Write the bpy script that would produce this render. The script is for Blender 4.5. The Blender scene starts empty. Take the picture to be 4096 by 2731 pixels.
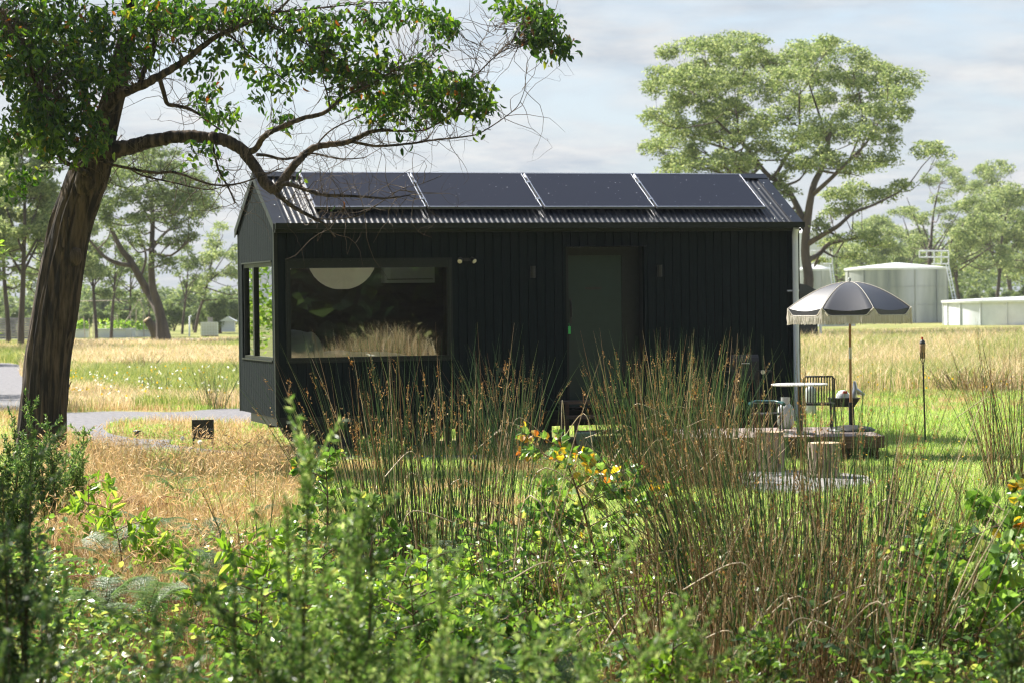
import bpy, math, random
import numpy as np
from mathutils import Vector, Matrix, noise as mnoise

scene = bpy.context.scene
COL = scene.collection
rng = np.random.default_rng(7)
random.seed(7)

# ------------------------------------------------------------------ camera
FPX = 9689.5
_yaw, _pit, _rol = math.radians(17.3215), math.radians(-1.0018), math.radians(-0.6871)
CAM = np.array([-6.249, -30.068, 1.931])
FW = np.array([math.sin(_yaw)*math.cos(_pit), math.cos(_yaw)*math.cos(_pit), math.sin(_pit)])
_rt = np.array([math.cos(_yaw), -math.sin(_yaw), 0.0]); _up = np.cross(_rt, FW)
RT = math.cos(_rol)*_rt + math.sin(_rol)*_up
UP = -math.sin(_rol)*_rt + math.cos(_rol)*_up
cd = bpy.data.cameras.new('camera'); cam = bpy.data.objects.new('camera', cd); COL.objects.link(cam)
M = Matrix.Identity(4)
for i in range(3):
    M[i][0], M[i][1], M[i][2], M[i][3] = RT[i], UP[i], -FW[i], CAM[i]
cam.matrix_world = M
cd.sensor_width = 36.0; cd.lens = FPX/4096*36; cd.clip_start = 0.5; cd.clip_end = 3000
cd.dof.use_dof = True; cd.dof.focus_distance = 20.0; cd.dof.aperture_fstop = 5.0; cd.dof.aperture_blades = 8
scene.camera = cam

# ------------------------------------------------------------------ sky, sun, exposure
SUN = np.array([-0.50, 0.78, 1.0]); SUN = SUN/np.linalg.norm(SUN)
w = bpy.data.worlds.new('World'); scene.world = w; w.use_nodes = True
nt = w.node_tree; nt.nodes.clear(); N = nt.nodes.new; L = nt.links.new
out = N('ShaderNodeOutputWorld'); bg = N('ShaderNodeBackground'); bg.inputs['Strength'].default_value = 0.10
sky = N('ShaderNodeTexSky'); sky.sky_type = 'NISHITA'; sky.sun_disc = False
sky.sun_elevation = math.asin(SUN[2]); sky.sun_rotation = math.atan2(SUN[0], SUN[1])
sky.air_density = 1.0; sky.dust_density = 2.0
tc = N('ShaderNodeTexCoord'); sep = N('ShaderNodeSeparateXYZ'); L(tc.outputs['Generated'], sep.inputs[0])
# project direction onto a high cloud plane so that the banks flatten towards the horizon
mx = N('ShaderNodeMath'); mx.operation = 'ADD'; mx.inputs[1].default_value = 0.16; L(sep.outputs['Z'], mx.inputs[0])
dv = N('ShaderNodeVectorMath'); dv.operation = 'DIVIDE'; cb = N('ShaderNodeCombineXYZ')
for k in range(3): L(mx.outputs[0], cb.inputs[k])
L(tc.outputs['Generated'], dv.inputs[0]); L(cb.outputs[0], dv.inputs[1])
mp = N('ShaderNodeMapping'); L(dv.outputs[0], mp.inputs['Vector']); mp.inputs['Scale'].default_value = (1.0, 1.0, 0.0)
mp.inputs['Location'].default_value = (0.6, 0.9, 0); mp.inputs['Rotation'].default_value = (0, 0, math.radians(14))
n1 = N('ShaderNodeTexNoise'); n1.inputs['Scale'].default_value = 2.6; n1.inputs['Detail'].default_value = 9; n1.inputs['Roughness'].default_value = 0.55; n1.inputs['Distortion'].default_value = 0.4
L(mp.outputs[0], n1.inputs['Vector'])
cr = N('ShaderNodeValToRGB'); cr.color_ramp.elements[0].position = 0.34; cr.color_ramp.elements[1].position = 0.62
cr.color_ramp.elements[0].color = (0, 0, 0, 1); cr.color_ramp.elements[1].color = (1, 1, 1, 1); L(n1.outputs['Fac'], cr.inputs[0])
n2 = N('ShaderNodeTexNoise'); n2.inputs['Scale'].default_value = 5.5; n2.inputs['Detail'].default_value = 7; n2.inputs['Roughness'].default_value = 0.6
L(mp.outputs[0], n2.inputs['Vector'])
cc = N('ShaderNodeValToRGB'); cc.color_ramp.elements[0].position = 0.35; cc.color_ramp.elements[1].position = 0.66
cc.color_ramp.elements[0].color = (2.15, 2.42, 2.72, 1); cc.color_ramp.elements[1].color = (3.32, 3.30, 3.28, 1); L(n2.outputs['Fac'], cc.inputs[0])
sk2 = N('ShaderNodeMixRGB'); sk2.blend_type = 'MIX'; sk2.inputs[0].default_value = 0.72; sk2.inputs[2].default_value = (1.95, 2.38, 2.90, 1); L(sky.outputs[0], sk2.inputs[1])
zr = N('ShaderNodeMapRange'); zr.inputs['From Min'].default_value = .30; zr.inputs['From Max'].default_value = .75; zr.inputs['To Min'].default_value = 1; zr.inputs['To Max'].default_value = .25; L(sep.outputs['Z'], zr.inputs['Value'])
zm = N('ShaderNodeMath'); zm.operation = 'MULTIPLY'; L(cr.outputs[0], zm.inputs[0]); L(zr.outputs[0], zm.inputs[1])
zf = N('ShaderNodeMath'); zf.operation = 'MULTIPLY'; zf.inputs[1].default_value = .72; L(zr.outputs[0], zf.inputs[0]); L(zf.outputs[0], sk2.inputs[0])
ms = N('ShaderNodeMixRGB'); L(zm.outputs[0], ms.inputs[0]); L(sk2.outputs[0], ms.inputs[1]); L(cc.outputs[0], ms.inputs[2])
L(ms.outputs[0], bg.inputs['Color']); L(bg.outputs[0], out.inputs['Surface'])
sl = bpy.data.lights.new('sun', 'SUN'); so = bpy.data.objects.new('sun', sl); COL.objects.link(so)
sl.energy = 5.0; sl.angle = math.radians(0.55); sl.color = (1.0, 0.945, 0.85)
so.rotation_euler = Vector(SUN).to_track_quat('Z', 'Y').to_euler(); so.location = (0, 0, 60)
vs = scene.view_settings; vs.view_transform = 'Standard'; vs.look = 'None'; vs.gamma = 1; vs.use_curve_mapping = False; vs.exposure = 1.35
scene.render.engine = 'CYCLES'
cy = scene.cycles; cy.max_bounces = 8; cy.diffuse_bounces = 3; cy.transmission_bounces = 6; cy.transparent_max_bounces = 12; cy.glossy_bounces = 4
cy.use_denoising = True; cy.filter_width = 1.15; cy.sample_clamp_indirect = 6; cy.caustics_reflective = False; cy.caustics_refractive = False

# ------------------------------------------------------------------ where things stand
S = 4096/2352.0          # the photograph was measured at 2352 pixels across
def ray(x, y): return FW + RT*((x*S-2048)/FPX) - UP*((y*S-1365.5)/FPX)
def at(x, y, D): return CAM + ray(x, y)*D
def gnd(x, y, z=0.0):
    d = ray(x, y); return CAM + d*((z-CAM[2])/d[2])
def gxy(x, y): g = gnd(x, y); return float(g[0]), float(g[1])
def topx(p):
    d = np.atleast_2d(p) - CAM; z = d@FW
    return (2048+FPX*(d@RT)/z)/S, (1365.5-FPX*(d@UP)/z)/S, z

# ------------------------------------------------------------------ materials
def new_mat(name):
    m = bpy.data.materials.new(name); m.use_nodes = True; m.node_tree.nodes.clear(); return m, m.node_tree
def ramp(nt, cols, interp='LINEAR'):
    r = nt.nodes.new('ShaderNodeValToRGB'); e = r.color_ramp.elements; r.color_ramp.interpolation = interp
    while len(e) > 1: e.remove(e[-1])
    e[0].position = cols[0][0]; e[0].color = (*cols[0][1], 1)
    for p, c in cols[1:]:
        q = e.new(p); q.color = (*c, 1)
    return r
def foliage(name, cols, transl=0.4, rough=0.5, spec=0.3, attr='rnd'):
    m, nt = new_mat(name); N = nt.nodes.new; L = nt.links.new
    a = N('ShaderNodeAttribute'); a.attribute_name = attr
    r = ramp(nt, cols); L(a.outputs['Fac'], r.inputs[0])
    p = N('ShaderNodeBsdfPrincipled'); p.inputs['Roughness'].default_value = rough; p.inputs['Specular IOR Level'].default_value = spec
    L(r.outputs[0], p.inputs['Base Color'])
    t = N('ShaderNodeBsdfTranslucent'); h = N('ShaderNodeHueSaturation'); h.inputs['Value'].default_value = 1.5; h.inputs['Saturation'].default_value = 1.15; h.inputs['Hue'].default_value = 0.485
    L(r.outputs[0], h.inputs['Color']); L(h.outputs[0], t.inputs['Color'])
    mi = N('ShaderNodeMixShader'); mi.inputs[0].default_value = transl; L(p.outputs[0], mi.inputs[1]); L(t.outputs[0], mi.inputs[2])
    o = N('ShaderNodeOutputMaterial'); L(mi.outputs[0], o.inputs[0]); return m
def surf(name, c1, c2=None, scale=8, rough=0.6, metal=0.0, spec=0.5, stretch=(1, 1, 1), bump=0.0, detail=6, lo=0.35, hi=0.65, coat=0, sheen=0, coord='Object'):
    m, nt = new_mat(name); N = nt.nodes.new; L = nt.links.new
    p = N('ShaderNodeBsdfPrincipled'); o = N('ShaderNodeOutputMaterial'); L(p.outputs[0], o.inputs[0])
    p.inputs['Roughness'].default_value = rough; p.inputs['Metallic'].default_value = metal; p.inputs['Specular IOR Level'].default_value = spec
    p.inputs['Coat Weight'].default_value = coat; p.inputs['Sheen Weight'].default_value = sheen
    t = N('ShaderNodeTexCoord'); mp = N('ShaderNodeMapping'); mp.inputs['Scale'].default_value = stretch; L(t.outputs[coord], mp.inputs[0])
    n = N('ShaderNodeTexNoise'); n.inputs['Scale'].default_value = scale; n.inputs['Detail'].default_value = detail; n.inputs['Roughness'].default_value = 0.62; L(mp.outputs[0], n.inputs['Vector'])
    r = ramp(nt, [(lo, c1), (hi, c2 or tuple(x*1.25 for x in c1))]); L(n.outputs['Fac'], r.inputs[0]); L(r.outputs[0], p.inputs['Base Color'])
    if bump:
        b = N('ShaderNodeBump'); b.inputs['Strength'].default_value = bump; b.inputs['Distance'].default_value = 0.02; L(n.outputs['Fac'], b.inputs['Height']); L(b.outputs[0], p.inputs['Normal'])
    return m
MAT = {}
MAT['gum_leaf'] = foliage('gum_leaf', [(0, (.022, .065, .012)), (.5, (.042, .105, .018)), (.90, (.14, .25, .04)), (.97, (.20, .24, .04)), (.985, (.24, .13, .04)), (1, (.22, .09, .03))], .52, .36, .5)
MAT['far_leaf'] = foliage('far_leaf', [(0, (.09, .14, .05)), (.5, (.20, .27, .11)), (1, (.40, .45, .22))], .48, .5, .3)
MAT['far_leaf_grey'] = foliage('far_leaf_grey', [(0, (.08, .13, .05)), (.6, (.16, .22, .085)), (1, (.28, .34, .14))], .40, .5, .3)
MAT['round_leaf'] = foliage('round_leaf', [(0, (.045, .11, .03)), (.45, (.11, .22, .045)), (.75, (.22, .37, .10)), (.90, (.34, .46, .15)), (1, (.44, .46, .12))], .45, .34, .6)
MAT['orange_leaf'] = foliage('orange_leaf', [(0, (.50, .46, .08)), (.5, (.58, .42, .09)), (.9, (.54, .32, .08)), (1, (.46, .20, .07))], .45, .4, .4)
MAT['long_leaf'] = foliage('long_leaf', [(0, (.09, .18, .03)), (.6, (.22, .38, .07)), (1, (.38, .50, .12))], .46, .35, .5)
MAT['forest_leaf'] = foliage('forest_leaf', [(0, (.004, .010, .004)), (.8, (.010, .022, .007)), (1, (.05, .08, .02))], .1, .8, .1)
MAT['fine_leaf'] = foliage('fine_leaf', [(0, (.025, .065, .02)), (.6, (.07, .15, .04)), (1, (.28, .38, .13))], .42, .4, .5)
MAT['fine_leaf_pale'] = foliage('fine_leaf_pale', [(0, (.05, .11, .03)), (.6, (.16, .28, .075)), (1, (.46, .56, .24))], .48, .4, .5)
MAT['fine_leaf_dark'] = foliage('fine_leaf_dark', [(0, (.018, .050, .018)), (.6, (.040, .095, .030)), (1, (.14, .22, .06))], .30, .4, .5)
MAT['fern_leaf'] = foliage('fern_leaf', [(0, (.07, .13, .05)), (.6, (.12, .19, .08)), (1, (.18, .24, .09))], .40, .45, .4)
MAT['fern_dead'] = foliage('fern_dead', [(0, (.13, .06, .03)), (1, (.24, .12, .05))], .3, .6, .2)
MAT['reed_green'] = foliage('reed_green', [(0, (.012, .042, .016)), (.5, (.030, .095, .028)), (.75, (.10, .21, .055)), (1, (.28, .36, .12))], .12, .35, .5)
MAT['reed_straw'] = foliage('reed_straw', [(0, (.14, .075, .035)), (.5, (.30, .19, .085)), (.85, (.48, .36, .20)), (1, (.72, .62, .45))], .15, .45, .4)
MAT['reed_seed'] = foliage('reed_seed', [(0, (.22, .12, .045)), (.6, (.42, .27, .11)), (1, (.66, .50, .27))], .25, .7, .2)
MAT['lawn'] = foliage('lawn', [(0, (.10, .19, .04)), (.45, (.25, .40, .10)), (.85, (.42, .54, .20)), (1, (.62, .60, .34))], .5, .45, .35)
MAT['golden'] = foliage('golden', [(0, (.22, .14, .06)), (.3, (.44, .31, .15)), (.65, (.62, .48, .27)), (.86, (.70, .60, .40)), (.9, (.22, .26, .06)), (1, (.18, .25, .05))], .38, .6, .2)
MAT['meadow'] = foliage('meadow', [(0, (.22, .20, .09)), (.3, (.50, .40, .22)), (.65, (.68, .55, .35)), (1, (.78, .68, .50))], .35, .6, .2)
MAT['meadow_green'] = foliage('meadow_green', [(0, (.10, .17, .04)), (.5, (.22, .29, .08)), (1, (.48, .46, .20))], .35, .55, .3)
MAT['litter'] = foliage('litter', [(0, (.14, .075, .035)), (.5, (.30, .19, .09)), (.8, (.45, .33, .18)), (1, (.16, .2, .05))], .2, .6, .2)
MAT['yellow'] = foliage('yellow', [(0, (.75, .48, .02)), (1, (.85, .62, .04))], .3, .6, .2)
MAT['puff'] = foliage('puff', [(0, (.78, .77, .74)), (1, (.85, .84, .80))], .5, .8, .1)
MAT['twig'] = surf('twig', (.055, .035, .022), (.12, .085, .055), 30, .8)
MAT['stem_red'] = surf('stem_red', (.10, .045, .03), (.17, .08, .05), 30, .6)
MAT['far_bark'] = surf('far_bark', (.045, .034, .027), (.13, .10, .078), 2.0, .85, stretch=(1, 1, .25), bump=.4)
MAT['char_wood'] = surf('char_wood', (.0045, .0095, .0110), (.0085, .0150, .0170), 14, .7, stretch=(6, 6, .35), bump=.18, spec=.08)
MAT['char_trim'] = surf('char_trim', (.009, .014, .014), (.013, .019, .019), 20, .45, spec=.3)
MAT['roof_steel'] = surf('roof_steel', (.008, .011, .018), (.013, .017, .026), 6, .42, metal=.1, spec=.28, coat=.0)
MAT['panel_glass'] = None
MAT['alu'] = surf('alu', (.55, .56, .58), (.62, .63, .65), 20, .32, metal=.9)
MAT['white_paint'] = surf('white_paint', (.62, .64, .67), (.68, .70, .73), 12, .42)
MAT['pipe_white'] = surf('pipe_white', (.66, .69, .78), (.70, .73, .82), 12, .40)
MAT['black_metal'] = surf('black_metal', (.009, .011, .011), (.016, .018, .018), 20, .5)
MAT['rubber'] = surf('rubber', (.014, .014, .014), (.022, .022, .021), 20, .8)
MAT['door_green'] = surf('door_green', (.004, .024, .020), (.006, .028, .024), 5, .45)
MAT['paper'] = foliage('paper', [(0, (.80, .78, .70)), (1, (.80, .78, .70))], .5, .9, .1)
MAT['cream'] = foliage('cream', [(0, (.66, .63, .56)), (1, (.80, .78, .72))], .35, .8, .2)
MAT['linen'] = surf('linen', (.68, .70, .76), (.75, .77, .82), 9, .9, bump=.2)
MAT['sheer'] = surf('sheer', (.42, .45, .52), (.50, .53, .60), 9, .9)
MAT['inner_wall'] = surf('inner_wall', (.055, .040, .030), (.075, .055, .040), 3, .7, stretch=(1, 1, 5))
MAT['plastic'] = surf('plastic', (.62, .64, .60), (.66, .68, .64), 4, .4)
MAT['pole_wood'] = surf('pole_wood', (.34, .17, .07), (.46, .25, .11), 14, .45, stretch=(1, 1, .1))
MAT['deck_wood'] = surf('deck_wood', (.20, .155, .135), (.32, .26, .235), 10, .7, stretch=(.3, 6, 6), bump=.2)
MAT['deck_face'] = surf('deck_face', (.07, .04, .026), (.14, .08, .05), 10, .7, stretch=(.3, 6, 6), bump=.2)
MAT['step_wood'] = surf('step_wood', (.055, .035, .026), (.10, .06, .045), 10, .6, stretch=(.3, 6, 6))
MAT['log_bark'] = surf('log_bark', (.16, .11, .075), (.46, .36, .27), 9, .85, stretch=(2, 2, .4), bump=.8, lo=.42, hi=.6)
MAT['log_end'] = surf('log_end', (.46, .33, .20), (.60, .46, .30), 14, .8)
MAT['stone_top'] = surf('stone_top', (.60, .60, .60), (.68, .68, .68), 30, .4)
MAT['gas_bottle'] = surf('gas_bottle', (.50, .54, .52), (.58, .62, .60), 5, .42)
MAT['pail_green'] = surf('pail_green', (.20, .30, .22), (.24, .34, .26), 5, .5)
MAT['teal_enamel'] = surf('teal_enamel', (.02, .07, .075), (.03, .09, .09), 5, .25)
MAT['wicker'] = surf('wicker', (.28, .17, .08), (.45, .30, .16), 60, .7, bump=.5)
MAT['red_paint'] = surf('red_paint', (.45, .03, .02), (.5, .05, .03), 9, .4)
MAT['green_tag'] = surf('green_tag', (.05, .55, .12), (.07, .65, .16), 9, .4)
MAT['bulb'] = surf('bulb', (.75, .70, .55), (.8, .75, .6), 9, .3)
MAT['grey_text'] = surf('grey_text', (.22, .22, .20), (.26, .26, .24), 9, .6)
MAT['sign_black'] = surf('sign_black', (.012, .014, .014), (.02, .022, .022), 20, .5)
MAT['galv'] = surf('galv', (.26, .29, .29), (.48, .50, .48), .75, .38, metal=.5, stretch=(1, 1, .12), detail=4)
MAT['galv_roof'] = surf('galv_roof', (.70, .73, .76), (.78, .81, .84), 2, .4, metal=.2)
MAT['tank_white'] = surf('tank_white', (.66, .69, .72), (.76, .79, .82), 1.5, .45, metal=.1)
MAT['concrete'] = surf('concrete', (.50, .52, .54), (.62, .64, .66), 3, .8)
MAT['timber_grey'] = surf('timber_grey', (.20, .19, .18), (.36, .34, .32), 5, .85)
MAT['stake'] = surf('stake', (.42, .36, .30), (.52, .44, .36), 5, .8)
MAT['gravel'] = surf('gravel', (.085, .085, .095), (.20, .195, .205), 9, .95, bump=.8, detail=12, lo=.3, hi=.7)
MAT['road_dust'] = surf('road_dust', (.19, .185, .175), (.28, .265, .25), 3, .95, bump=.3, detail=10)
MAT['canopy'] = surf('canopy', (.012, .012, .015), (.016, .016, .019), 6, .48, spec=1.0, sheen=.0, coat=.25)
MAT['gum_bark'] = surf('gum_bark', (.011, .008, .006), (.105, .074, .050), 15, .95, stretch=(1, 1, .09), bump=1.0, detail=12, lo=.43, hi=.62)
MAT['soil'] = None

def glassy(name, col=(1, 1, 1), refl=0.55, tint=(.55, .6, .58)):
    m, nt = new_mat(name); N = nt.nodes.new; L = nt.links.new
    g = N('ShaderNodeBsdfGlossy'); g.inputs['Roughness'].default_value = 0.012; g.inputs['Color'].default_value = (.9, .95, .93, 1)
    t = N('ShaderNodeBsdfTransparent'); t.inputs['Color'].default_value = (*tint, 1)
    f = N('ShaderNodeFresnel'); f.inputs['IOR'].default_value = 1.6
    n = N('ShaderNodeTexNoise'); n.inputs['Scale'].default_value = 2.2; n.inputs['Detail'].default_value = 2
    tcn = N('ShaderNodeTexCoord'); L(tcn.outputs['Object'], n.inputs['Vector'])
    b = N('ShaderNodeBump'); b.inputs['Strength'].default_value = .004; b.inputs['Distance'].default_value = .05; L(n.outputs['Fac'], b.inputs['Height']); L(b.outputs[0], g.inputs['Normal'])
    mm = N('ShaderNodeMath'); mm.operation = 'MAXIMUM'; mm.inputs[1].default_value = refl; L(f.outputs[0], mm.inputs[0])
    mi = N('ShaderNodeMixShader'); L(mm.outputs[0], mi.inputs[0]); L(t.outputs[0], mi.inputs[1]); L(g.outputs[0], mi.inputs[2])
    o = N('ShaderNodeOutputMaterial'); L(mi.outputs[0], o.inputs[0]); return m
MAT['glass'] = glassy('window_glass', refl=.22, tint=(.8, .84, .8))
MAT['glass_side'] = glassy('window_glass_side', refl=.6, tint=(.12, .14, .13))

def panel_material():
    m, nt = new_mat('solar_glass'); N = nt.nodes.new; L = nt.links.new
    p = N('ShaderNodeBsdfPrincipled'); o = N('ShaderNodeOutputMaterial'); L(p.outputs[0], o.inputs[0])
    t = N('ShaderNodeTexCoord'); n = N('ShaderNodeTexVoronoi'); n.inputs['Scale'].default_value = 13; L(t.outputs['Object'], n.inputs['Vector'])
    n3 = N('ShaderNodeTexNoise'); n3.inputs['Scale'].default_value = 3; n3.inputs['Detail'].default_value = 5; L(t.outputs['Object'], n3.inputs['Vector'])
    ml = N('ShaderNodeMath'); ml.operation = 'MULTIPLY'; L(n3.outputs['Fac'], ml.inputs[0]); ml.inputs[1].default_value = .24
    lt = N('ShaderNodeMath'); lt.operation = 'LESS_THAN'; L(n.outputs['Distance'], lt.inputs[0]); L(ml.outputs[0], lt.inputs[1])
    gate = N('ShaderNodeTexNoise'); gate.inputs['Scale'].default_value = 40; L(t.outputs['Object'], gate.inputs['Vector'])
    gt = N('ShaderNodeMath'); gt.operation = 'GREATER_THAN'; L(gate.outputs['Fac'], gt.inputs[0]); gt.inputs[1].default_value = .56
    mu = N('ShaderNodeMath'); mu.operation = 'MULTIPLY'; L(lt.outputs[0], mu.inputs[0]); L(gt.outputs[0], mu.inputs[1])
    mi = N('ShaderNodeMixRGB'); L(mu.outputs[0], mi.inputs[0]); mi.inputs[1].default_value = (.007, .008, .016, 1); mi.inputs[2].default_value = (.34, .34, .36, 1)
    L(mi.outputs[0], p.inputs['Base Color']); p.inputs['Roughness'].default_value = .36; p.inputs['Specular IOR Level'].default_value = .22
    return m
MAT['panel_glass'] = panel_material()

# ------------------------------------------------------------------ mesh helpers
class MB:
    """collects quads/tris as numpy arrays, then links one mesh object"""
    def __init__(s): s.v = []; s.q = []; s.m = []; s.r = []; s.n = 0; s.sm = []
    def add(s, v, f, mat=0, rnd=0.5, smooth=False):
        v = np.asarray(v, np.float32).reshape(-1, 3); f = np.asarray(f, np.int64)
        if f.ndim == 1: f = f.reshape(1, -1)
        if f.shape[1] == 3: f = np.hstack([f, np.full((len(f), 1), -1)])
        off = f.copy(); off[off >= 0] += s.n
        s.v.append(v); s.q.append(off); s.m.append(np.full(len(f), mat) if np.isscalar(mat) else np.asarray(mat)); s.sm.append(np.full(len(f), smooth))
        s.r.append(np.full(len(v), rnd, np.float32) if np.isscalar(rnd) else np.asarray(rnd, np.float32)); s.n += len(v)
    def box(s, lo, hi, mat=0):
        x0, y0, z0 = lo; x1, y1, z1 = hi
        v = [(x0,y0,z0),(x1,y0,z0),(x1,y1,z0),(x0,y1,z0),(x0,y0,z1),(x1,y0,z1),(x1,y1,z1),(x0,y1,z1)]
        s.add(v, [(0,3,2,1),(4,5,6,7),(0,1,5,4),(1,2,6,5),(2,3,7,6),(3,0,4,7)], mat)
    def quad(s, a, b, c, d, mat=0): s.add([a, b, c, d], [(0, 1, 2, 3)], mat)
    def tube(s, pts, rad, sides=8, mat=0, rnd=.5, cap=True, smooth=True):
        pts = np.asarray(pts, float); n = len(pts); rad = np.full(n, rad) if np.isscalar(rad) else np.asarray(rad, float)
        t = np.gradient(pts, axis=0); t /= np.linalg.norm(t, axis=1)[:, None]+1e-9
        a = np.cross(t[0], [0.13, 0.97, 0.2]); a /= np.linalg.norm(a)+1e-9
        ang = np.arange(sides)*2*math.pi/sides; V = []
        for i in range(n):
            a = a - t[i]*(a@t[i]); a /= np.linalg.norm(a)+1e-9; b = np.cross(t[i], a)
            V.append(pts[i] + rad[i]*(np.cos(ang)[:, None]*a + np.sin(ang)[:, None]*b))
        V = np.vstack(V); k = np.arange(sides); k2 = (k+1) % sides; Fs = []
        for i in range(n-1): Fs.append(np.stack([i*sides+k, i*sides+k2, (i+1)*sides+k2, (i+1)*sides+k], 1))
        s.add(V, np.vstack(Fs), mat, rnd, smooth)
        if cap:
            for i in (0, n-1):
                c = pts[i]; ring = V[i*sides:(i+1)*sides]; vv = np.vstack([ring, c[None]])
                ff = np.stack([k, k2, np.full(sides, sides)], 1)
                if i == 0: ff = ff[:, [1, 0, 2]]
                s.add(vv, ff, mat, rnd)
    def cyl(s, c, r, z0, z1, sides=24, mat=0, r2=None):
        s.tube([(c[0], c[1], z0), (c[0], c[1], z1)], [r, r if r2 is None else r2], sides, mat)
    def lathe(s, c, prof, sides=28, mat=0, smooth=True):
        ang = np.arange(sides)*2*math.pi/sides; V = []
        for r, z in prof: V.append(np.stack([c[0]+r*np.cos(ang), c[1]+r*np.sin(ang), np.full(sides, c[2]+z)], 1))
        k = np.arange(sides); k2 = (k+1) % sides; Fs = [np.stack([i*sides+k, i*sides+k2, (i+1)*sides+k2, (i+1)*sides+k], 1) for i in range(len(prof)-1)]
        s.add(np.vstack(V), np.vstack(Fs), mat, .5, smooth)
    def build(s, name, mats, parent=None):
        if isinstance(mats, str): mats = [mats]
        me = bpy.data.meshes.new(name)
        if s.n:
            v = np.vstack(s.v); q = np.vstack(s.q); mi = np.concatenate(s.m); sm = np.concatenate(s.sm)
            tot = (q >= 0).sum(1); loops = q[q >= 0]
            me.vertices.add(len(v)); me.vertices.foreach_set('co', v.ravel())
            me.loops.add(len(loops)); me.loops.foreach_set('vertex_index', loops.astype(np.int32))
            me.polygons.add(len(q)); st = np.concatenate([[0], np.cumsum(tot)[:-1]]).astype(np.int32)
            me.polygons.foreach_set('loop_start', st); me.polygons.foreach_set('loop_total', tot.astype(np.int32))
            me.polygons.foreach_set('material_index', mi.astype(np.int32)); me.polygons.foreach_set('use_smooth', sm.astype(bool))
            a = me.attributes.new('rnd', 'FLOAT', 'POINT'); a.data.foreach_set('value', np.concatenate(s.r))
            me.update(calc_edges=True)
        for k in mats: me.materials.append(MAT[k])
        o = bpy.data.objects.new(name, me); COL.objects.link(o)
        if parent: o.parent = parent
        return o
def tag(o, label, cat, group=None, kind=None):
    if kind: o['kind'] = kind
    if label: o['label'] = label
    if cat: o['category'] = cat
    if group: o['group'] = group
    return o
def empty(name, loc, label, cat, rz=0, group=None):
    e = bpy.data.objects.new(name, None); COL.objects.link(e); e.location = [float(x) for x in loc]; e.rotation_euler = (0, 0, rz)
    e.empty_display_size = .2
    return tag(e, label, cat, group)
def shift(mb, loc):
    mb.v = [v-np.asarray(loc, np.float32) for v in mb.v]; return mb
def copy_tree(o, parent=None):
    c = o.copy(); COL.objects.link(c)
    if parent: c.parent = parent
    for ch in o.children: copy_tree(ch, c)
    return c

def unit(v): return v/(np.linalg.norm(v, axis=-1, keepdims=True)+1e-9)
def rdir(n, g=None):
    g = g or rng
    v = g.normal(size=(n, 3)); return unit(v)

# leaves: a template (u along, v across, w lift) copied onto frames
T_DIAMOND = (np.array([(0,0,0),(.45,-.5,.06),(1,0,0),(.45,.5,.06)]), np.array([(0,1,2,3)]))
T_FOLD = (np.array([(0,0,0),(.30,-.5,.14),(.72,-.40,.10),(1,0,-.12),(.72,.40,.10),(.30,.5,.14),(.5,0,0)]), np.array([(0,1,2,6),(6,2,3,-1),(6,3,4,-1),(0,6,4,5)]))
def leaves(mb, pos, axis, nrm, ln, wd, tpl=T_DIAMOND, mat=0, rnd=None):
    n = len(pos)
    if n == 0: return
    T, Fq = tpl; a = unit(axis); b = unit(np.cross(nrm, a)); c = np.cross(a, b)
    ln = np.broadcast_to(ln, n); wd = np.broadcast_to(wd, n)
    V = pos[:, None, :] + a[:, None, :]*(T[None, :, 0:1]*ln[:, None, None]) + b[:, None, :]*(T[None, :, 1:2]*wd[:, None, None]) + c[:, None, :]*(T[None, :, 2:3]*ln[:, None, None])
    k = len(T); idx = np.arange(n)[:, None, None]*k; f = np.where(Fq[None] >= 0, Fq[None]+idx, -1).reshape(-1, Fq.shape[1])
    if rnd is None: rnd = rng.random(n)
    mt = mat if np.isscalar(mat) else np.repeat(mat, len(Fq))
    mb.add(V.reshape(-1, 3), f, mt, np.repeat(rnd, k))
def blades(mb, pos, h, wd, lean, mat=0, rnd=None, curl=.6, azim=None):
    n = len(pos)
    if n == 0: return
    h = np.broadcast_to(h, n); wd = np.broadcast_to(wd, n); lean = np.broadcast_to(lean, n)
    az = rng.random(n)*2*math.pi if azim is None else azim; d = np.stack([np.cos(az), np.sin(az), np.zeros(n)], 1)
    fa = rng.random(n)*math.pi; e = np.stack([np.cos(fa), np.sin(fa), np.zeros(n)], 1)
    z = np.array([0, 0, 1.0]); p1 = pos + d*(lean*h*(1-curl)*.5)[:, None] + z*(h*.55)[:, None]
    p2 = pos + d*(lean*h)[:, None] + z*(h*np.sqrt(np.clip(1-.6*lean**2, .1, 1)))[:, None]
    V = np.stack([pos-e*wd[:, None]*.5, pos+e*wd[:, None]*.5, p1-e*wd[:, None]*.38, p1+e*wd[:, None]*.38, p2], 1)
    idx = np.arange(n)[:, None]*5
    f = np.concatenate([np.hstack([idx, idx+1, idx+3, idx+2]), np.hstack([idx+2, idx+3, idx+4, np.full((n, 1), -1)])])
    if rnd is None: rnd = rng.random(n)
    mt = mat if np.isscalar(mat) else np.concatenate([mat, mat])
    mb.add(V.reshape(-1, 3), f, mt, np.repeat(rnd, 5))
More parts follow.
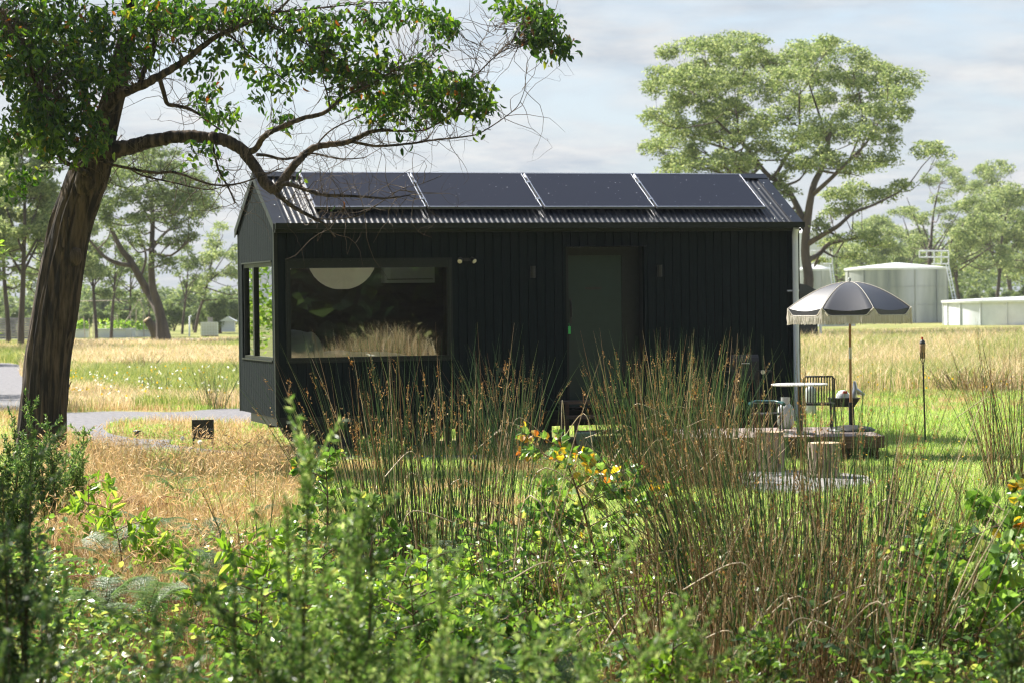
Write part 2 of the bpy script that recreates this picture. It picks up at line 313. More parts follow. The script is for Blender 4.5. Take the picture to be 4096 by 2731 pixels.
def thin(mb, P, r, mat=0, rnd=None, sides=3):
    """many thin curved stems at once: P (n,k,3) r (n,k)"""
    n, k, _ = P.shape
    t = unit(np.gradient(P, axis=1)); a = unit(np.cross(t, np.array([.3, .9, .1]))); b = np.cross(t, a)
    ang = np.arange(sides)*2*math.pi/sides
    V = P[:, :, None, :] + r[:, :, None, None]*(np.cos(ang)[None, None, :, None]*a[:, :, None, :] + np.sin(ang)[None, None, :, None]*b[:, :, None, :])
    base = (np.arange(n)*k*sides)[:, None, None]; i = np.arange(k-1)[None, :, None]*sides; j = np.arange(sides)[None, None, :]; j2 = (j+1) % sides
    f = np.stack([base+i+j, base+i+j2, base+i+sides+j2, base+i+sides+j], -1).reshape(-1, 4)
    if rnd is None: rnd = rng.random(n)
    mt = mat if np.isscalar(mat) else np.repeat(mat, (k-1)*sides)
    mb.add(V.reshape(-1, 3), f, mt, np.repeat(rnd, k*sides), True)
def inpoly(px, py, poly):
    px = np.asarray(px); py = np.asarray(py); inside = np.zeros(px.shape, bool); n = len(poly); j = n-1
    for i in range(n):
        xi, yi = poly[i]; xj, yj = poly[j]
        c = ((yi > py) != (yj > py)) & (px < (xj-xi)*(py-yi)/(yj-yi+1e-12)+xi); inside ^= c; j = i
    return inside
def smooth_line(pts, n):
    pts = np.asarray(pts, float); k = len(pts)
    if k < 3:
        t = np.linspace(0, k-1, n)[:, None]; return pts[0]+(pts[-1]-pts[0])*t/(k-1)
    d = np.concatenate([[0], np.cumsum(np.linalg.norm(np.diff(pts[:, :2], axis=0), axis=1)+1e-6)]); t = np.linspace(0, d[-1], n); o = np.zeros((n, pts.shape[1]))
    seg = np.clip(np.searchsorted(d, t, side='right')-1, 0, k-2)
    for i in range(n):
        s = seg[i]; u = (t[i]-d[s])/(d[s+1]-d[s]); p0 = pts[max(s-1, 0)]; p1 = pts[s]; p2 = pts[s+1]; p3 = pts[min(s+2, k-1)]
        o[i] = .5*((2*p1)+(-p0+p2)*u+(2*p0-5*p1+4*p2-p3)*u*u+(-p0+3*p1-3*p2+p3)*u**3)
    return o

# ================================================================== GROUND, ROADS
ROAD_PX = [
    # loop of the gravel drive round the grass island (far band, left bend, near band)
    [(90,944),(165,947),(260,944),(400,946),(480,940),(560,938),(720,940),(980,941),(980,952),(640,962),(560,972),(480,970),(400,966),(330,966),(262,972),(238,985),(262,998),(330,1008),(400,1012),(300,1042),(240,1030),(200,1010),(150,990),(90,985)],
    [(300,1008),(400,1022),(500,1034),(640,1043),(800,1046),(1050,1046),(1320,1045),(1320,1056),(1050,1056),(800,1056),(640,1054),(500,1048),(400,1042),(300,1042)],
]
ROADS = []
for poly in ROAD_PX:
    P = smooth_line([list(p) for p in poly]+[list(poly[0])], 120)[:-1]
    ROADS.append([gxy(x, y) for x, y in P])
FIREPIT = [gxy(x, y) for x, y in [(1700,1086),(1760,1078),(1900,1082),(1990,1092),(2010,1108),(1950,1122),(1860,1134),(1760,1132),(1690,1118),(1670,1100)]]
FAR_ROAD = [gxy(x, y) for x, y in [(-80,779),(150,779),(300,777.5),(560,776.5),(560,781.5),(420,783),(150,784),(-80,784)]]
LEFT_ROAD = [gxy(x, y) for x, y in [(-120,832),(20,834),(46,838),(46,862),(100,900),(110,944),(-120,944)]]
def on_road(x, y, grow=0):
    r = np.zeros(np.shape(x), bool)
    for p in ROADS+[FIREPIT, LEFT_ROAD, FAR_ROAD]: r |= inpoly(x, y, p)
    return r
def ground_material():
    m, nt = new_mat('ground_soil'); N = nt.nodes.new; L = nt.links.new
    p = N('ShaderNodeBsdfPrincipled'); o = N('ShaderNodeOutputMaterial'); L(p.outputs[0], o.inputs[0]); p.inputs['Roughness'].default_value = .95; p.inputs['Specular IOR Level'].default_value = .1
    t = N('ShaderNodeTexCoord'); n = N('ShaderNodeTexNoise'); n.inputs['Scale'].default_value = .35; n.inputs['Detail'].default_value = 8; L(t.outputs['Object'], n.inputs['Vector'])
    n2 = N('ShaderNodeTexNoise'); n2.inputs['Scale'].default_value = 22; n2.inputs['Detail'].default_value = 6; L(t.outputs['Object'], n2.inputs['Vector'])
    r = ramp(nt, [(.3, (.14, .19, .045)), (.5, (.24, .25, .08)), (.7, (.42, .36, .18))]); L(n.outputs['Fac'], r.inputs[0])
    r2 = ramp(nt, [(.3, (.55, .55, .55)), (.7, (1.15, 1.15, 1.15))]); L(n2.outputs['Fac'], r2.inputs[0])
    mu = N('ShaderNodeMixRGB'); mu.blend_type = 'MULTIPLY'; mu.inputs[0].default_value = 1; L(r.outputs[0], mu.inputs[1]); L(r2.outputs[0], mu.inputs[2]); L(mu.outputs[0], p.inputs['Base Color'])
    b = N('ShaderNodeBump'); b.inputs['Strength'].default_value = .6; L(n2.outputs['Fac'], b.inputs['Height']); L(b.outputs[0], p.inputs['Normal'])
    return m
MAT['soil'] = ground_material()
mb = MB(); mb.quad((-1200,-600,0),(1200,-600,0),(1200,1500,0),(-1200,1500,0)); tag(mb.build('ground', 'soil'), None, None, kind='structure')
def sheet(name, poly, z, mat):
    from mathutils.geometry import tessellate_polygon
    tris = tessellate_polygon([[Vector((x, y, 0)) for x, y in poly]])
    mb = MB(); v = np.array([(x, y, z) for x, y in poly]); f = np.array([t for t in tris])
    nrm = [np.cross(v[b]-v[a], v[c]-v[a])[2] for a, b, c in f]; f = np.array([(a, b, c) if k > 0 else (a, c, b) for (a, b, c), k in zip(f, nrm)])
    mb.add(v, f); return tag(mb.build(name, mat), None, None, kind='structure')
sheet('gravel_road', ROADS[0], .004, 'gravel'); sheet('gravel_path', ROADS[1], .008, 'gravel')
sheet('gravel_pad', FIREPIT, .004, 'road_dust'); sheet('dirt_road', FAR_ROAD, .004, 'road_dust'); sheet('gravel_track', LEFT_ROAD, .012, 'gravel')

# ================================================================== THE CABIN
CL, CW, ZB, ZT = 7.2, 2.4, 0.47, 2.86
ZR = 3.60; YE = -0.09; ZE = 2.895; SLP = (ZR-ZE)/(1.2-YE)
def roof_z(y): return ZR - abs(y-1.2)*SLP
CROOT = np.array([3.6, 1.2, 0.0])
cabin = empty('tiny_house', CROOT, 'long black timber tiny house with solar panels and a big picture window', 'tiny house')
def cab(mb, name, mat, parent=None, label=None):
    o = shift(mb, CROOT).build(name, mat, parent or cabin)
    if label: o['label'] = label
    return o
def wpl(X, Y, yp=0.0):          # full-resolution photo pixel onto the plane y = yp
    d = ray(X/S, Y/S); return CAM + d*((yp-CAM[1])/d[1])
WIN = (.171, 2.298, 1.186, 2.442); DOOR = (3.881, 4.976, .50, 2.60); EWIN = (.17, 2.14, 1.191, 2.434)
PITCH, GAP = .1185, .012
def pieces(a, b, z0, z1, holes):
    """rectangles of the strip a..b, z0..z1 outside the holes"""
    cuts = sorted({a, b}|{h[k] for h in holes for k in (0, 1) if a < h[k] < b}); r = []
    for u, v in zip(cuts[:-1], cuts[1:]):
        m = (u+v)/2; hs = [h for h in holes if h[0] < m < h[1]]
        if hs: h = hs[0]; r += [(u, v, z0, h[2]), (u, v, h[3], z1)]
        else: r.append((u, v, z0, z1))
    return [q for q in r if q[3]-q[2] > .005 and q[1]-q[0] > .002]
mb = MB(); n = int(CL/PITCH)
for i in range(n+1):
    a = .045+i*PITCH; b = min(a+PITCH-GAP, CL-.045)
    if a >= CL-.05: break
    for u, v, z0, z1 in pieces(a, b, ZB, ZT, [WIN, DOOR]): mb.box((u, 0, z0), (v, .026, z1))
for u, v, z0, z1 in pieces(.01, CL-.01, ZB+.003, ZT-.003, [(WIN[0]-.002, WIN[1]+.002, WIN[2]-.002, WIN[3]+.002), (DOOR[0]-.002, DOOR[1]+.002, .49, DOOR[3]+.002)]): mb.box((u, .022, z0), (v, .075, z1))
cab(mb, 'front_wall', 'char_wood')
for x0, x1 in ((-.006, .04), (CL-.04, CL+.006)):
    for ya, yb in ((-.006, .04), (CW-.04, CW+.006)): mb = MB(); mb.box((x0, ya, ZB-.004), (x1, yb, ZT-.01)); cab(mb, 'corner_trim', 'char_trim')
def gable(x_face, sgn, holes):
    mb = MB(); n = int(CW/PITCH)+1
    def slab(u, v, z0, z1, xa, xb, top=False):
        zu, zv = (roof_z(u)-.05, roof_z(v)-.05) if top else (z1, z1)
        x0, x1 = min(xa, xb), max(xa, xb)
        V = [(x0,u,z0),(x1,u,z0),(x1,v,z0),(x0,v,z0),(x0,u,zu),(x1,u,zu),(x1,v,zv),(x0,v,zv)]
        mb.add(V, [(0,3,2,1),(4,5,6,7),(0,1,5,4),(1,2,6,5),(2,3,7,6),(3,0,4,7)])
    def fill(u, v, xa, xb):
        m = (u+v)/2; hs = [h for h in holes if h[0] < m < h[1]]
        if hs: slab(u, v, ZB, hs[0][2], xa, xb); slab(u, v, hs[0][3], 0, xa, xb, True)
        else: slab(u, v, ZB, 0, xa, xb, True)
    def split(a, b, xa, xb):
        cuts = sorted({a, b}|{h[k] for h in holes for k in (0, 1) if a < h[k] < b}|({1.2} if a < 1.2 < b else set()))
        for u, v in zip(cuts[:-1], cuts[1:]):
            if v-u > .002: fill(u, v, xa, xb)
    for i in range(n+1):
        a = .045+i*PITCH; b = min(a+PITCH-GAP, CW-.045)
        if a > CW-.06: break
        split(a, b, x_face, x_face+sgn*.018)
    split(.015, CW-.015, x_face+sgn*.012, x_face+sgn*.072); return mb
cab(gable(0, 1, [EWIN]), 'end_wall', 'char_wood'); cab(gable(CL, -1, []), 'end_wall', 'char_wood')
mb = MB(); mb.box((.02, CW-.05, ZB), (CL-.02, CW-.001, ZT)); cab(mb, 'rear_wall', 'char_wood')
# underfloor
mb = MB(); mb.box((.012, .014, .358), (CL-.02, 1.70, ZB-.002)); cab(mb, 'floor_skirt', 'char_trim')
mb = MB()
for y in (.35, 1.95): mb.box((.3, y, .25), (CL-.1, y+.08, .357))
for x in (2.5, 3.4, 4.4, 5.6, 6.6): mb.box((x, .43, .26), (x+.07, 1.95, .355))
mb.box((2.45, .12, .02), (3.7, .34, .355)); mb.box((4.75, .2, .03), (7.0, .34, .355))
cab(mb, 'chassis', 'black_metal')
for x in (.83, 1.90):
    for y in (.06, 2.12):
        t = MB(); c = (x, y+.11, .325); ang = np.arange(40)*2*math.pi/40
        prof = [(.19, .0), (.30, .0), (.325, .03), (.325, .19), (.30, .22), (.19, .22), (.19, .0)]
        V = np.vstack([np.stack([c[0]+r*np.cos(ang), np.full(40, y+h), c[2]+r*np.sin(ang)], 1) for r, h in prof]); k = np.arange(40); k2 = (k+1) % 40
        t.add(V, np.vstack([np.stack([i*40+k, i*40+k2, (i+1)*40+k2, (i+1)*40+k], 1) for i in range(6)]))
        ty = cab(t, 'wheel', 'rubber')
        r = MB(); prof = [(.19, .03), (.17, .05), (.08, .04), (.05, .01), (.0, .01)]
        V = np.vstack([np.stack([c[0]+q*np.cos(ang), np.full(40, y+h), c[2]+q*np.sin(ang)], 1) for q, h in prof])
        r.add(V, np.vstack([np.stack([i*40+k, i*40+k2, (i+1)*40+k2, (i+1)*40+k], 1) for i in range(4)])); cab(r, 'rim', 'black_metal', ty)
    mb = MB(); mb.box((x-.41, .05, .05), (x-.39, .33, .353)); cab(mb, 'mudguard', 'black_metal')
    mb = MB(); mb.box((x+.39, .05, .05), (x+.41, .33, .353)); cab(mb, 'mudguard', 'black_metal')
# roof
def corr(side):
    mb = MB(); per = .076; m = 8; xs = np.arange(.0, CL+.001, per/m); zz = .008*np.cos(xs*2*math.pi/per)
    ys = [YE, .3, .75, 1.18] if side == 0 else [2*1.2-YE, 2.1, 1.65, 1.22]
    V = np.vstack([np.stack([xs, np.full(len(xs), y), roof_z(y)+zz], 1) for y in ys]); k = np.arange(len(xs)-1); nx = len(xs); f = []
    for i in range(3):
        q = np.stack([i*nx+k, i*nx+k+1, (i+1)*nx+k+1, (i+1)*nx+k], 1); f.append(q if side == 0 else q[:, ::-1])
    mb.add(V, np.vstack(f), smooth=True); return mb
roof = cab(corr(0), 'roof', 'roof_steel')
cb_ = corr(1); _V = cb_.v[0]; _q = cb_.q[0]; _c = _V[_q].mean(1); _k = ~((_c[:, 0] > .4) & (_c[:, 0] < 2.6) & (_c[:, 1] < 2.1) & (_c[:, 1] > 1.3)); cb_.q[0] = _q[_k]; cb_.m[0] = cb_.m[0][_k]; cb_.sm[0] = cb_.sm[0][_k]; cab(cb_, 'roof', 'roof_steel')  # rear slope cut open for the added roof light
mb = MB(); mb.quad((.36, 1.60, roof_z(1.6)+.03), (2.64, 1.60, roof_z(1.6)+.03), (2.64, 2.14, roof_z(2.14)+.03), (.36, 2.14, roof_z(2.14)+.03)); cab(mb, 'added_skylight', 'glass')  # unseen roof light, added to let daylight into the room
for x0, x1 in ((-.028, .13), (CL-.13, CL+.028)):
    mb = MB()
    for s in (0, 1):
        ye = YE-.01 if s == 0 else 2.4-YE+.01
        def pt(x, y, o): return (x, y, roof_z(y)+o)
        mb.add([pt(x0, ye, .022), pt(x1, ye, .022), pt(x1, 1.2, .022), pt(x0, 1.2, .022), pt(x0, ye, .014), pt(x1, ye, .014), pt(x1, 1.2, .014), pt(x0, 1.2, .014)], [(0,1,2,3),(7,6,5,4),(0,4,5,1),(2,6,7,3),(1,5,6,2),(3,7,4,0)])
        xo = x0 if x0 < 1 else x1; xi = xo+(.012 if x0 < 1 else -.012)
        mb.add([pt(xo, ye, .013), pt(xo, 1.2, .013), pt(xo, 1.2, -.085), pt(xo, ye, -.085), pt(xi, ye, .013), pt(xi, 1.2, .013), pt(xi, 1.2, -.085), pt(xi, ye, -.085)], [(0,1,2,3),(7,6,5,4),(3,2,6,7),(0,4,5,1),(0,3,7,4),(1,5,6,2)])
    cab(mb, 'barge_flashing', 'roof_steel', roof)
mb = MB()
for s in (-1, 1):
    a, b = 1.2, 1.2+s*.115
    mb.add([(-.03, a, ZR+.034), (CL+.03, a, ZR+.034), (CL+.03, b, roof_z(b)+.03), (-.03, b, roof_z(b)+.03), (-.03, b, roof_z(b)+.012), (CL+.03, b, roof_z(b)+.012)], [(0,1,2,3),(3,2,5,4)] if s < 0 else [(3,2,1,0),(4,5,2,3)])
cab(mb, 'ridge_cap', 'roof_steel', roof)
mb = MB()
for xx in (.09, CL-.09):
    for y in (.05, .35, .65, .95): mb.lathe((xx, y, roof_z(y)+.024), [(.009, 0), (.009, .006), (.004, .012), (0, .012)], 8)
for xx in (.2, .36, .52, 6.86, 6.98):
    for y in (.02, .42, .82): mb.lathe((xx, y, roof_z(y)+.008), [(.009, 0), (.009, .006), (.004, .012), (0, .012)], 8)
cab(mb, 'roof_screws', 'alu', roof)['kind'] = 'stuff'
for y0, y1 in ((-.175, YE+.002), (2.4-YE-.002, 2.575)):
    mb = MB(); zt, zb = 2.916, 2.842; t = .004
    mb.box((-.012, y0, zb), (CL+.012, y1, zb+t)); mb.box((-.012, y0, zb+t), (CL+.012, y0+t, zt)); mb.box((-.012, y1-t, zb+t), (CL+.012, y1, zt-.015))
    mb.box((-.012, y0-.006, zt-.012), (CL+.012, y0, zt)); mb.box((-.012, y0+t, zb+t), (-.008, y1-t, zt)); mb.box((CL+.008, y0+t, zb+t), (CL+.012, y1-t, zt))
    cab(mb, 'gutter', 'char_trim')
mb = MB(); mb.box((.0, YE+.004, 2.80), (CL, -.001, 2.838)); cab(mb, 'soffit', 'char_trim')
# solar panels
for x0, x1 in ((.575, 2.045), (2.075, 3.625), (3.66, 5.20), (5.235, 6.80)):
    def pp(x, y, o):
        nx = np.array([0, -SLP, 1.0]); nx /= np.linalg.norm(nx); return np.array([x, y, roof_z(y)])+nx*o
    y0, y1 = .222, 1.115
    g = MB(); e = .012
    g.add([pp(x0+e, y0+e, .078), pp(x1-e, y0+e, .078), pp(x1-e, y1-e, .078), pp(x0+e, y1-e, .078)], [(0, 1, 2, 3)])
    g.add([pp(x0+e, y0+e, .05), pp(x1-e, y0+e, .05), pp(x1-e, y1-e, .05), pp(x0+e, y1-e, .05)], [(3, 2, 1, 0)])
    pan = cab(g, 'solar_panel', 'panel_glass')
    f = MB()
    def bar(a0, a1, b0, b1):
        V = [pp(a0, b0, .045), pp(a1, b0, .045), pp(a1, b1, .045), pp(a0, b1, .045), pp(a0, b0, .081), pp(a1, b0, .081), pp(a1, b1, .081), pp(a0, b1, .081)]
        f.add(V, [(0,3,2,1),(4,5,6,7),(0,1,5,4),(1,2,6,5),(2,3,7,6),(3,0,4,7)])
    bar(x0, x1, y0, y0+e); bar(x0, x1, y1-e, y1); bar(x0, x0+e, y0+e, y1-e); bar(x1-e, x1, y0+e, y1-e)
    for q in (x0+.0, x1-.0):
        for yy in (.42, .86): bar(q-.018, q+.018, yy, yy+.03)
    cab(f, 'frame', 'alu', pan)
# front picture window
x0, x1, z0, z1 = WIN
mb = MB(); gx0, gx1, gz0, gz1 = .202, 2.264, 1.222, 2.350
mb.box((x0, -.012, z0), (gx0, .05, z1)); mb.box((gx1, -.012, z0), (x1, .05, z1)); mb.box((gx0, -.012, z0), (gx1, .05, gz0)); mb.box((gx0, -.008, gz1), (gx1, .05, z1))
mb.box((x0-.03, -.018, z1+.002), (x1+.03, -.001, z1+.03)); mb.box((x0-.03, -.016, z0-.03), (x0-.002, -.001, z1)); mb.box((x1+.002, -.016, z0-.03), (x1+.03, -.001, z1)); mb.box((x0-.001, -.016, z0-.03), (x1+.001, -.001, z0-.002))
wf = cab(mb, 'window', 'char_trim', label='wide front picture window')
mb = MB(); mb.quad((gx0, .03, gz0), (gx1, .03, gz0), (gx1, .03, gz1), (gx0, .03, gz1)); cab(mb, 'pane', 'glass', wf)
mb = MB(); mb.box((gx0+.002, .02, gz1-.015), (gx0+.018, .028, gz1-.004)); cab(mb, 'window_sticker', 'cream', wf)
# end window
y0, y1, z0, z1 = EWIN
mb = MB()
mb.box((.02, y0, z0), (.09, y0+.035, z1)); mb.box((.02, y1-.05, z0), (.09, y1, z1)); mb.box((.02, y0+.035, z0), (.09, y1-.05, z0+.035)); mb.box((.02, y0+.035, z1-.05), (.09, y1-.05, z1))
mb.box((.015, 1.41, z0+.035), (.085, 1.50, z1-.05)); mb.box((-.014, y0-.004, z0-.02), (.018, y1+.004, z0-.002)); mb.box((-.012, y0-.004, z1+.002), (.010, y1+.004, z1+.02))
we = cab(mb, 'window', 'char_trim', label='tall end window split into two panes')
for a, b in ((y0+.035, 1.41), (1.50, y1-.05)):
    mb = MB(); mb.quad((.05, b, z0+.035), (.05, a, z0+.035), (.05, a, z1-.05), (.05, b, z1-.05)); cab(mb, 'pane', 'glass_side', we)
# room behind the window
mb = MB()
mb.box((.10, .09, .52), (2.9, 2.33, .56)); mb.box((.10, 2.28, .56), (2.9, 2.33, 2.84)); mb.box((2.85, .09, .56), (2.9, 2.28, 2.84)); mb.box((.10, .09, 2.80), (2.9, 1.35, 2.84)); mb.box((.10, 2.1, 2.80), (2.9, 2.28, 2.84)); mb.box((.10, 1.35, 2.80), (.4, 2.1, 2.84)); mb.box((2.6, 1.35, 2.80), (2.9, 2.1, 2.84))  # ceiling left open below the added roof light
cab(mb, 'room_lining', 'inner_wall')
# door
x0, x1, z0, z1 = DOOR; dy = .22
mb = MB(); mb.box((x0-.02, dy, z0-.02), (x1+.02, dy+.03, z1)); mb.box((x0-.015, .076, z0-.02), (x0, dy, z1)); mb.box((x1, .076, z0-.02), (x1+.015, dy, z1)); mb.box((x0-.015, .076, z1), (x1+.015, dy+.03, z1+.015)); mb.box((x0, .02, z0-.02), (x1, dy, z0-.001))
mb.box((3.935, dy-.03, z0), (3.975, dy-.001, 2.53)); mb.box((4.723, dy-.03, z0), (4.765, dy-.001, 2.53)); mb.box((3.975, dy-.03, 2.492), (4.723, dy-.001, 2.53))
cab(mb, 'door_frame', 'char_trim')
mb = MB(); mb.box((x0-.01, -.075, z1+.004), (x1+.01, -.001, z1+.012)); cab(mb, 'door_canopy', 'roof_steel')
mb = MB(); mb.box((3.977, dy-.02, z0+.005), (4.721, dy+.0005-.002, 2.49)); door = cab(mb, 'door', 'door_green')
mb = MB(); mb.tube([(4.005, dy-.022, 1.68), (4.005, dy-.055, 1.69), (4.005, dy-.055, 1.88), (4.005, dy-.022, 1.89)], .010, 8); mb.box((3.992, dy-.026, 1.60), (4.018, dy-.0195, 1.93)); cab(mb, 'handle', 'black_metal', door)
mb = MB(); mb.box((4.21, dy-.026, 2.04), (4.44, dy-.0205, 2.075)); cab(mb, 'name_plate', 'sign_black', door)
# little letters cut from dark vinyl are too small to read in the photograph: only the plate is built
mb = MB(); p = wpl(2280, 1310, .14); mb.tube([(p[0], .185, 1.60), (p[0], .17, 1.56)], .002, 5); mb.box((p[0]-.016, .162, 1.46), (p[0]+.016, .170, 1.56)); cab(mb, 'key_tag', 'green_tag', door)
# lamps on the wall
for xx in (3.405, 5.166):
    mb = MB(); mb.cyl((xx, -.06), .034, 2.20, 2.355, 20); mb.box((xx-.012, -.03, 2.26), (xx+.012, -.0005, 2.30)); cab(mb, 'wall_lamp', 'black_metal')
mb = MB(); mb.box((2.475, -.035, 2.425), (2.555, -.0005, 2.465))
sp = cab(mb, 'spot_lamp', 'black_metal')
for xx, dx in ((2.425, -.35), (2.60, .35)):
    d = unit(np.array([dx, -.75, -.45])); c = np.array([xx, -.05, 2.435]); a = MB(); a.tube([c-d*.05, c-d*.04, c+d*.03], [.012, .03, .036], 16); h = cab(a, 'lamp_head', 'black_metal', sp)
    a = MB(); a.tube([c+d*.031, c+d*.040], [.031, .022], 16); cab(a, 'lens', 'bulb', h)
mb = MB(); p = wpl(2003, 1478); mb.box((p[0]-.03, -.02, p[2]-.03), (p[0]+.03, -.0005, p[2]+.03)); cab(mb, 'power_outlet', 'black_metal')
# downpipe
mb = MB(); mb.tube([(7.11, -.125, 2.84), (7.11, -.10, 2.80), (7.115, -.062, 2.74), (7.118, -.06, 2.66), (7.122, -.06, .25)], .040, 20)
dp = cab(mb, 'downpipe', 'pipe_white')
mb = MB(); mb.box((7.02, -.03, 1.985), (7.165, -.0005, 2.005)); mb.tube([(7.122, -.06, 1.982), (7.122, -.06, 2.010)], .044, 20); cab(mb, 'pipe_clip', 'pipe_white', dp)
# things inside the cabin
c = wpl(1367, 1027, 1.1); mb = MB(); R = .455
prof = []
for i in range(27):
    t = math.pi*(.06+.88*i/26); prof.append((R*math.sin(t)*(1+(.012 if i % 2 else 0)), -R*math.cos(t)*.96))
lan = empty('paper_lantern', (c[0], c[1], c[2]-R), 'large round cream paper lantern hanging behind the picture window', 'lantern')
mb.lathe((0, 0, R), prof, 40); mb.build('shade', 'paper', lan)
mb = MB(); mb.cyl((0, 0), .004, R+.43, R+.62, 6); mb.build('cord', 'black_metal', lan)
a0, a1 = wpl(1538, 1133, 2.1), wpl(1738, 1040, 2.1)
ac = empty('air_conditioner', (a0[0], 2.1, a0[2]), 'white wall air conditioner high on the back wall behind the picture window', 'air conditioner'); hh = a1[2]-a0[2]; ww = a1[0]-a0[0]
mb = MB(); mb.box((0, 0, 0), (ww, .17, hh)); mb.build('case', 'plastic', ac)
mb = MB(); mb.box((.03, -.006, .045), (ww-.03, -.0005, .055)); mb.build('louvre', 'black_metal', ac)
bed = empty('bed', (1.2, 1.2, .56), 'white made up bed standing just below the sill inside the picture window', 'bed')
mb = MB(); mb.box((-1.05, -.95, 0), (1.05, 1.0, .28)); mb.build('bed_base', 'inner_wall', bed)
def pillowy(x0, x1, y0, y1, z0, z1, nx=24, ny=24, lump=.02, seed=0):
    m = MB(); g = np.random.default_rng(seed); V = []
    for j in range(ny+1):
        for i in range(nx+1):
            u, v = i/nx, j/ny; e = min(1, (1-abs(2*u-1)**5)*(1-abs(2*v-1)**5)*1.0+.0)
            z = z0+(z1-z0)*e**.45+lump*mnoise.noise((u*5+seed, v*5, seed))*e; V.append((x0+(x1-x0)*u, y0+(y1-y0)*v, z))
    f = [(j*(nx+1)+i, j*(nx+1)+i+1, (j+1)*(nx+1)+i+1, (j+1)*(nx+1)+i) for j in range(ny) for i in range(nx)]
    m.add(V, f, smooth=True); return m
pillowy(-1.03, 1.03, -.98, 1.0, .28, .685, lump=.05, seed=3).build('duvet', 'linen', bed)
mb = pillowy(-1.04, -.45, -.85, .2, .5, .98, lump=.03, seed=5); mb.build('pillow', 'linen', bed)
mb = MB(); ys = np.linspace(.10, .85, 50); V = []
for z in (1.22, 1.66): V += [(.15+.018*math.sin(y*60), y, z+(.06*math.sin(y*5) if z > 1.5 else 0)) for y in ys]
k = np.arange(49); mb.add(V, np.stack([k, k+1, 50+k+1, 50+k], 1), smooth=True); V2 = [(v[0]+.004, v[1], v[2]) for v in V]; mb.add(V2, np.stack([50+k, 50+k+1, k+1, k], 1))
tag(mb.build('curtain', 'sheer'), 'short pale grey sheer cloth by the left edge of the picture window', 'curtain')

# ================================================================== THINGS ROUND THE CABIN
def local(name, loc, label, cat, rz=0, group=None): return empty(name, loc, label, cat, rz, group)
CA = -math.radians(17.3)
# steps
st = local('wooden_steps', (4.2, -.45, 0), 'dark timber steps of three treads below the cabin door', 'steps')
for i, (z, ya, yb) in enumerate(((.60, .08, .42), (.42, -.24, .09), (.24, -.55, -.23))):
    mb = MB(); mb.box((-.46, ya, z-.035), (.46, yb, z)); mb.build('tread', 'step_wood', st)
for x in (-.44, .40):
    for y, h in ((-.5, .203), (-.2, .383), (.15, .563), (.36, .563)): mb = MB(); mb.box((x, y, 0), (x+.04, y+.04, h)); mb.build('leg', 'step_wood', st)
p = at(1343, 998, 30.4); bk = local('bucket', (p[0], p[1], 0), 'pale green plastic bucket beside the door steps', 'bucket')
mb = MB(); mb.lathe((0, 0, 0), [(0, .01), (.09, .01), (.12, .24), (.126, .25), (.115, .25), (.085, .03), (0, .03)], 24); mb.build('pail', 'pail_green', bk)
mb = MB(); mb.tube([(-.12*math.cos(t), .12*math.sin(t)*.4, .24-.05*math.sin(t)) for t in np.linspace(0, math.pi, 9)], .003, 5); mb.build('handle', 'alu', bk)
# deck
A = np.array([6.20, -4.54]); U = np.array([-math.cos(CA), -math.sin(CA)]); Vv = np.array([-math.sin(CA), math.cos(CA)])
dk = local('timber_deck', (A[0], A[1], 0), 'low weathered grey timber deck beside the cabin carrying the table and umbrella', 'deck', rz=CA)
mb = MB(); W_, Dp = 2.3, 2.0; nb = 15
for i in range(nb):
    y = i*Dp/nb; mb.box((-W_, y, .272), (0, y+Dp/nb-.006, .300))
mb.build('deck_boards', 'deck_wood', dk)
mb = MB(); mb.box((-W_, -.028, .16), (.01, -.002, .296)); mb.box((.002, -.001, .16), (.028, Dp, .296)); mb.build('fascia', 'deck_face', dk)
mb = MB()
for x in (-2.2, -1.5, -.8, -.12):
    for y in (.1, 1.8): mb.box((x, y, 0), (x+.09, y+.09, .27))
mb.box((-W_+.02, .2, .02), (-.02, .24, .27)); mb.build('bearers', 'inner_wall', dk)
DZ = .30
def ondeck(X, Y): d = ray(X/S, Y/S); p = CAM+d*((DZ-CAM[2])/d[2]); return p
def pxm(X, Y, D): return at(X/S, Y/S, D)
# umbrella
ub = ondeck(3404, 1722); D0 = (ub-CAM)@FW; k = D0/FPX
um = local('beach_umbrella', ub, 'black and cream fringed beach umbrella on a timber pole on the deck', 'umbrella', rz=CA)
zc = lambda Y: pxm(3404, Y, D0)[2]-DZ
ztop, zrim, zval, zfr = zc(1128), zc(1231), zc(1262), zc(1294); RU = 258*k
angs = [math.radians(-32.5-45*i) for i in range(8)]
mb = MB(); nr, nsub = 12, 8; V = []; f = []; nA = 8*nsub
for i in range(nr+1):
    u = i/nr
    for j in range(nA):
        s = j/nsub; a0 = angs[int(s) % 8]; a1 = angs[(int(s)+1) % 8]; w_ = s-int(s)
        if a1 > a0: a1 -= 2*math.pi
        q0 = np.array([math.cos(a0), math.sin(a0)]); q1 = np.array([math.cos(a1), math.sin(a1)]); q = q0*(1-w_)+q1*w_
        r = RU*u; z = zrim+(ztop-zrim)*math.cos(u*math.pi/2)**.92; sag = -.035*math.sin(w_*math.pi)*u*u
        V.append((q[0]*r, q[1]*r, z+(0 if u < .05 else sag*(.3+.7*u))))
for i in range(nr):
    for j in range(nA): a = i*nA+j; b = i*nA+(j+1) % nA; f.append((a, a+nA, b+nA, b))
mb.add(V, f, smooth=True); can = mb.build('canopy', 'canopy', um)
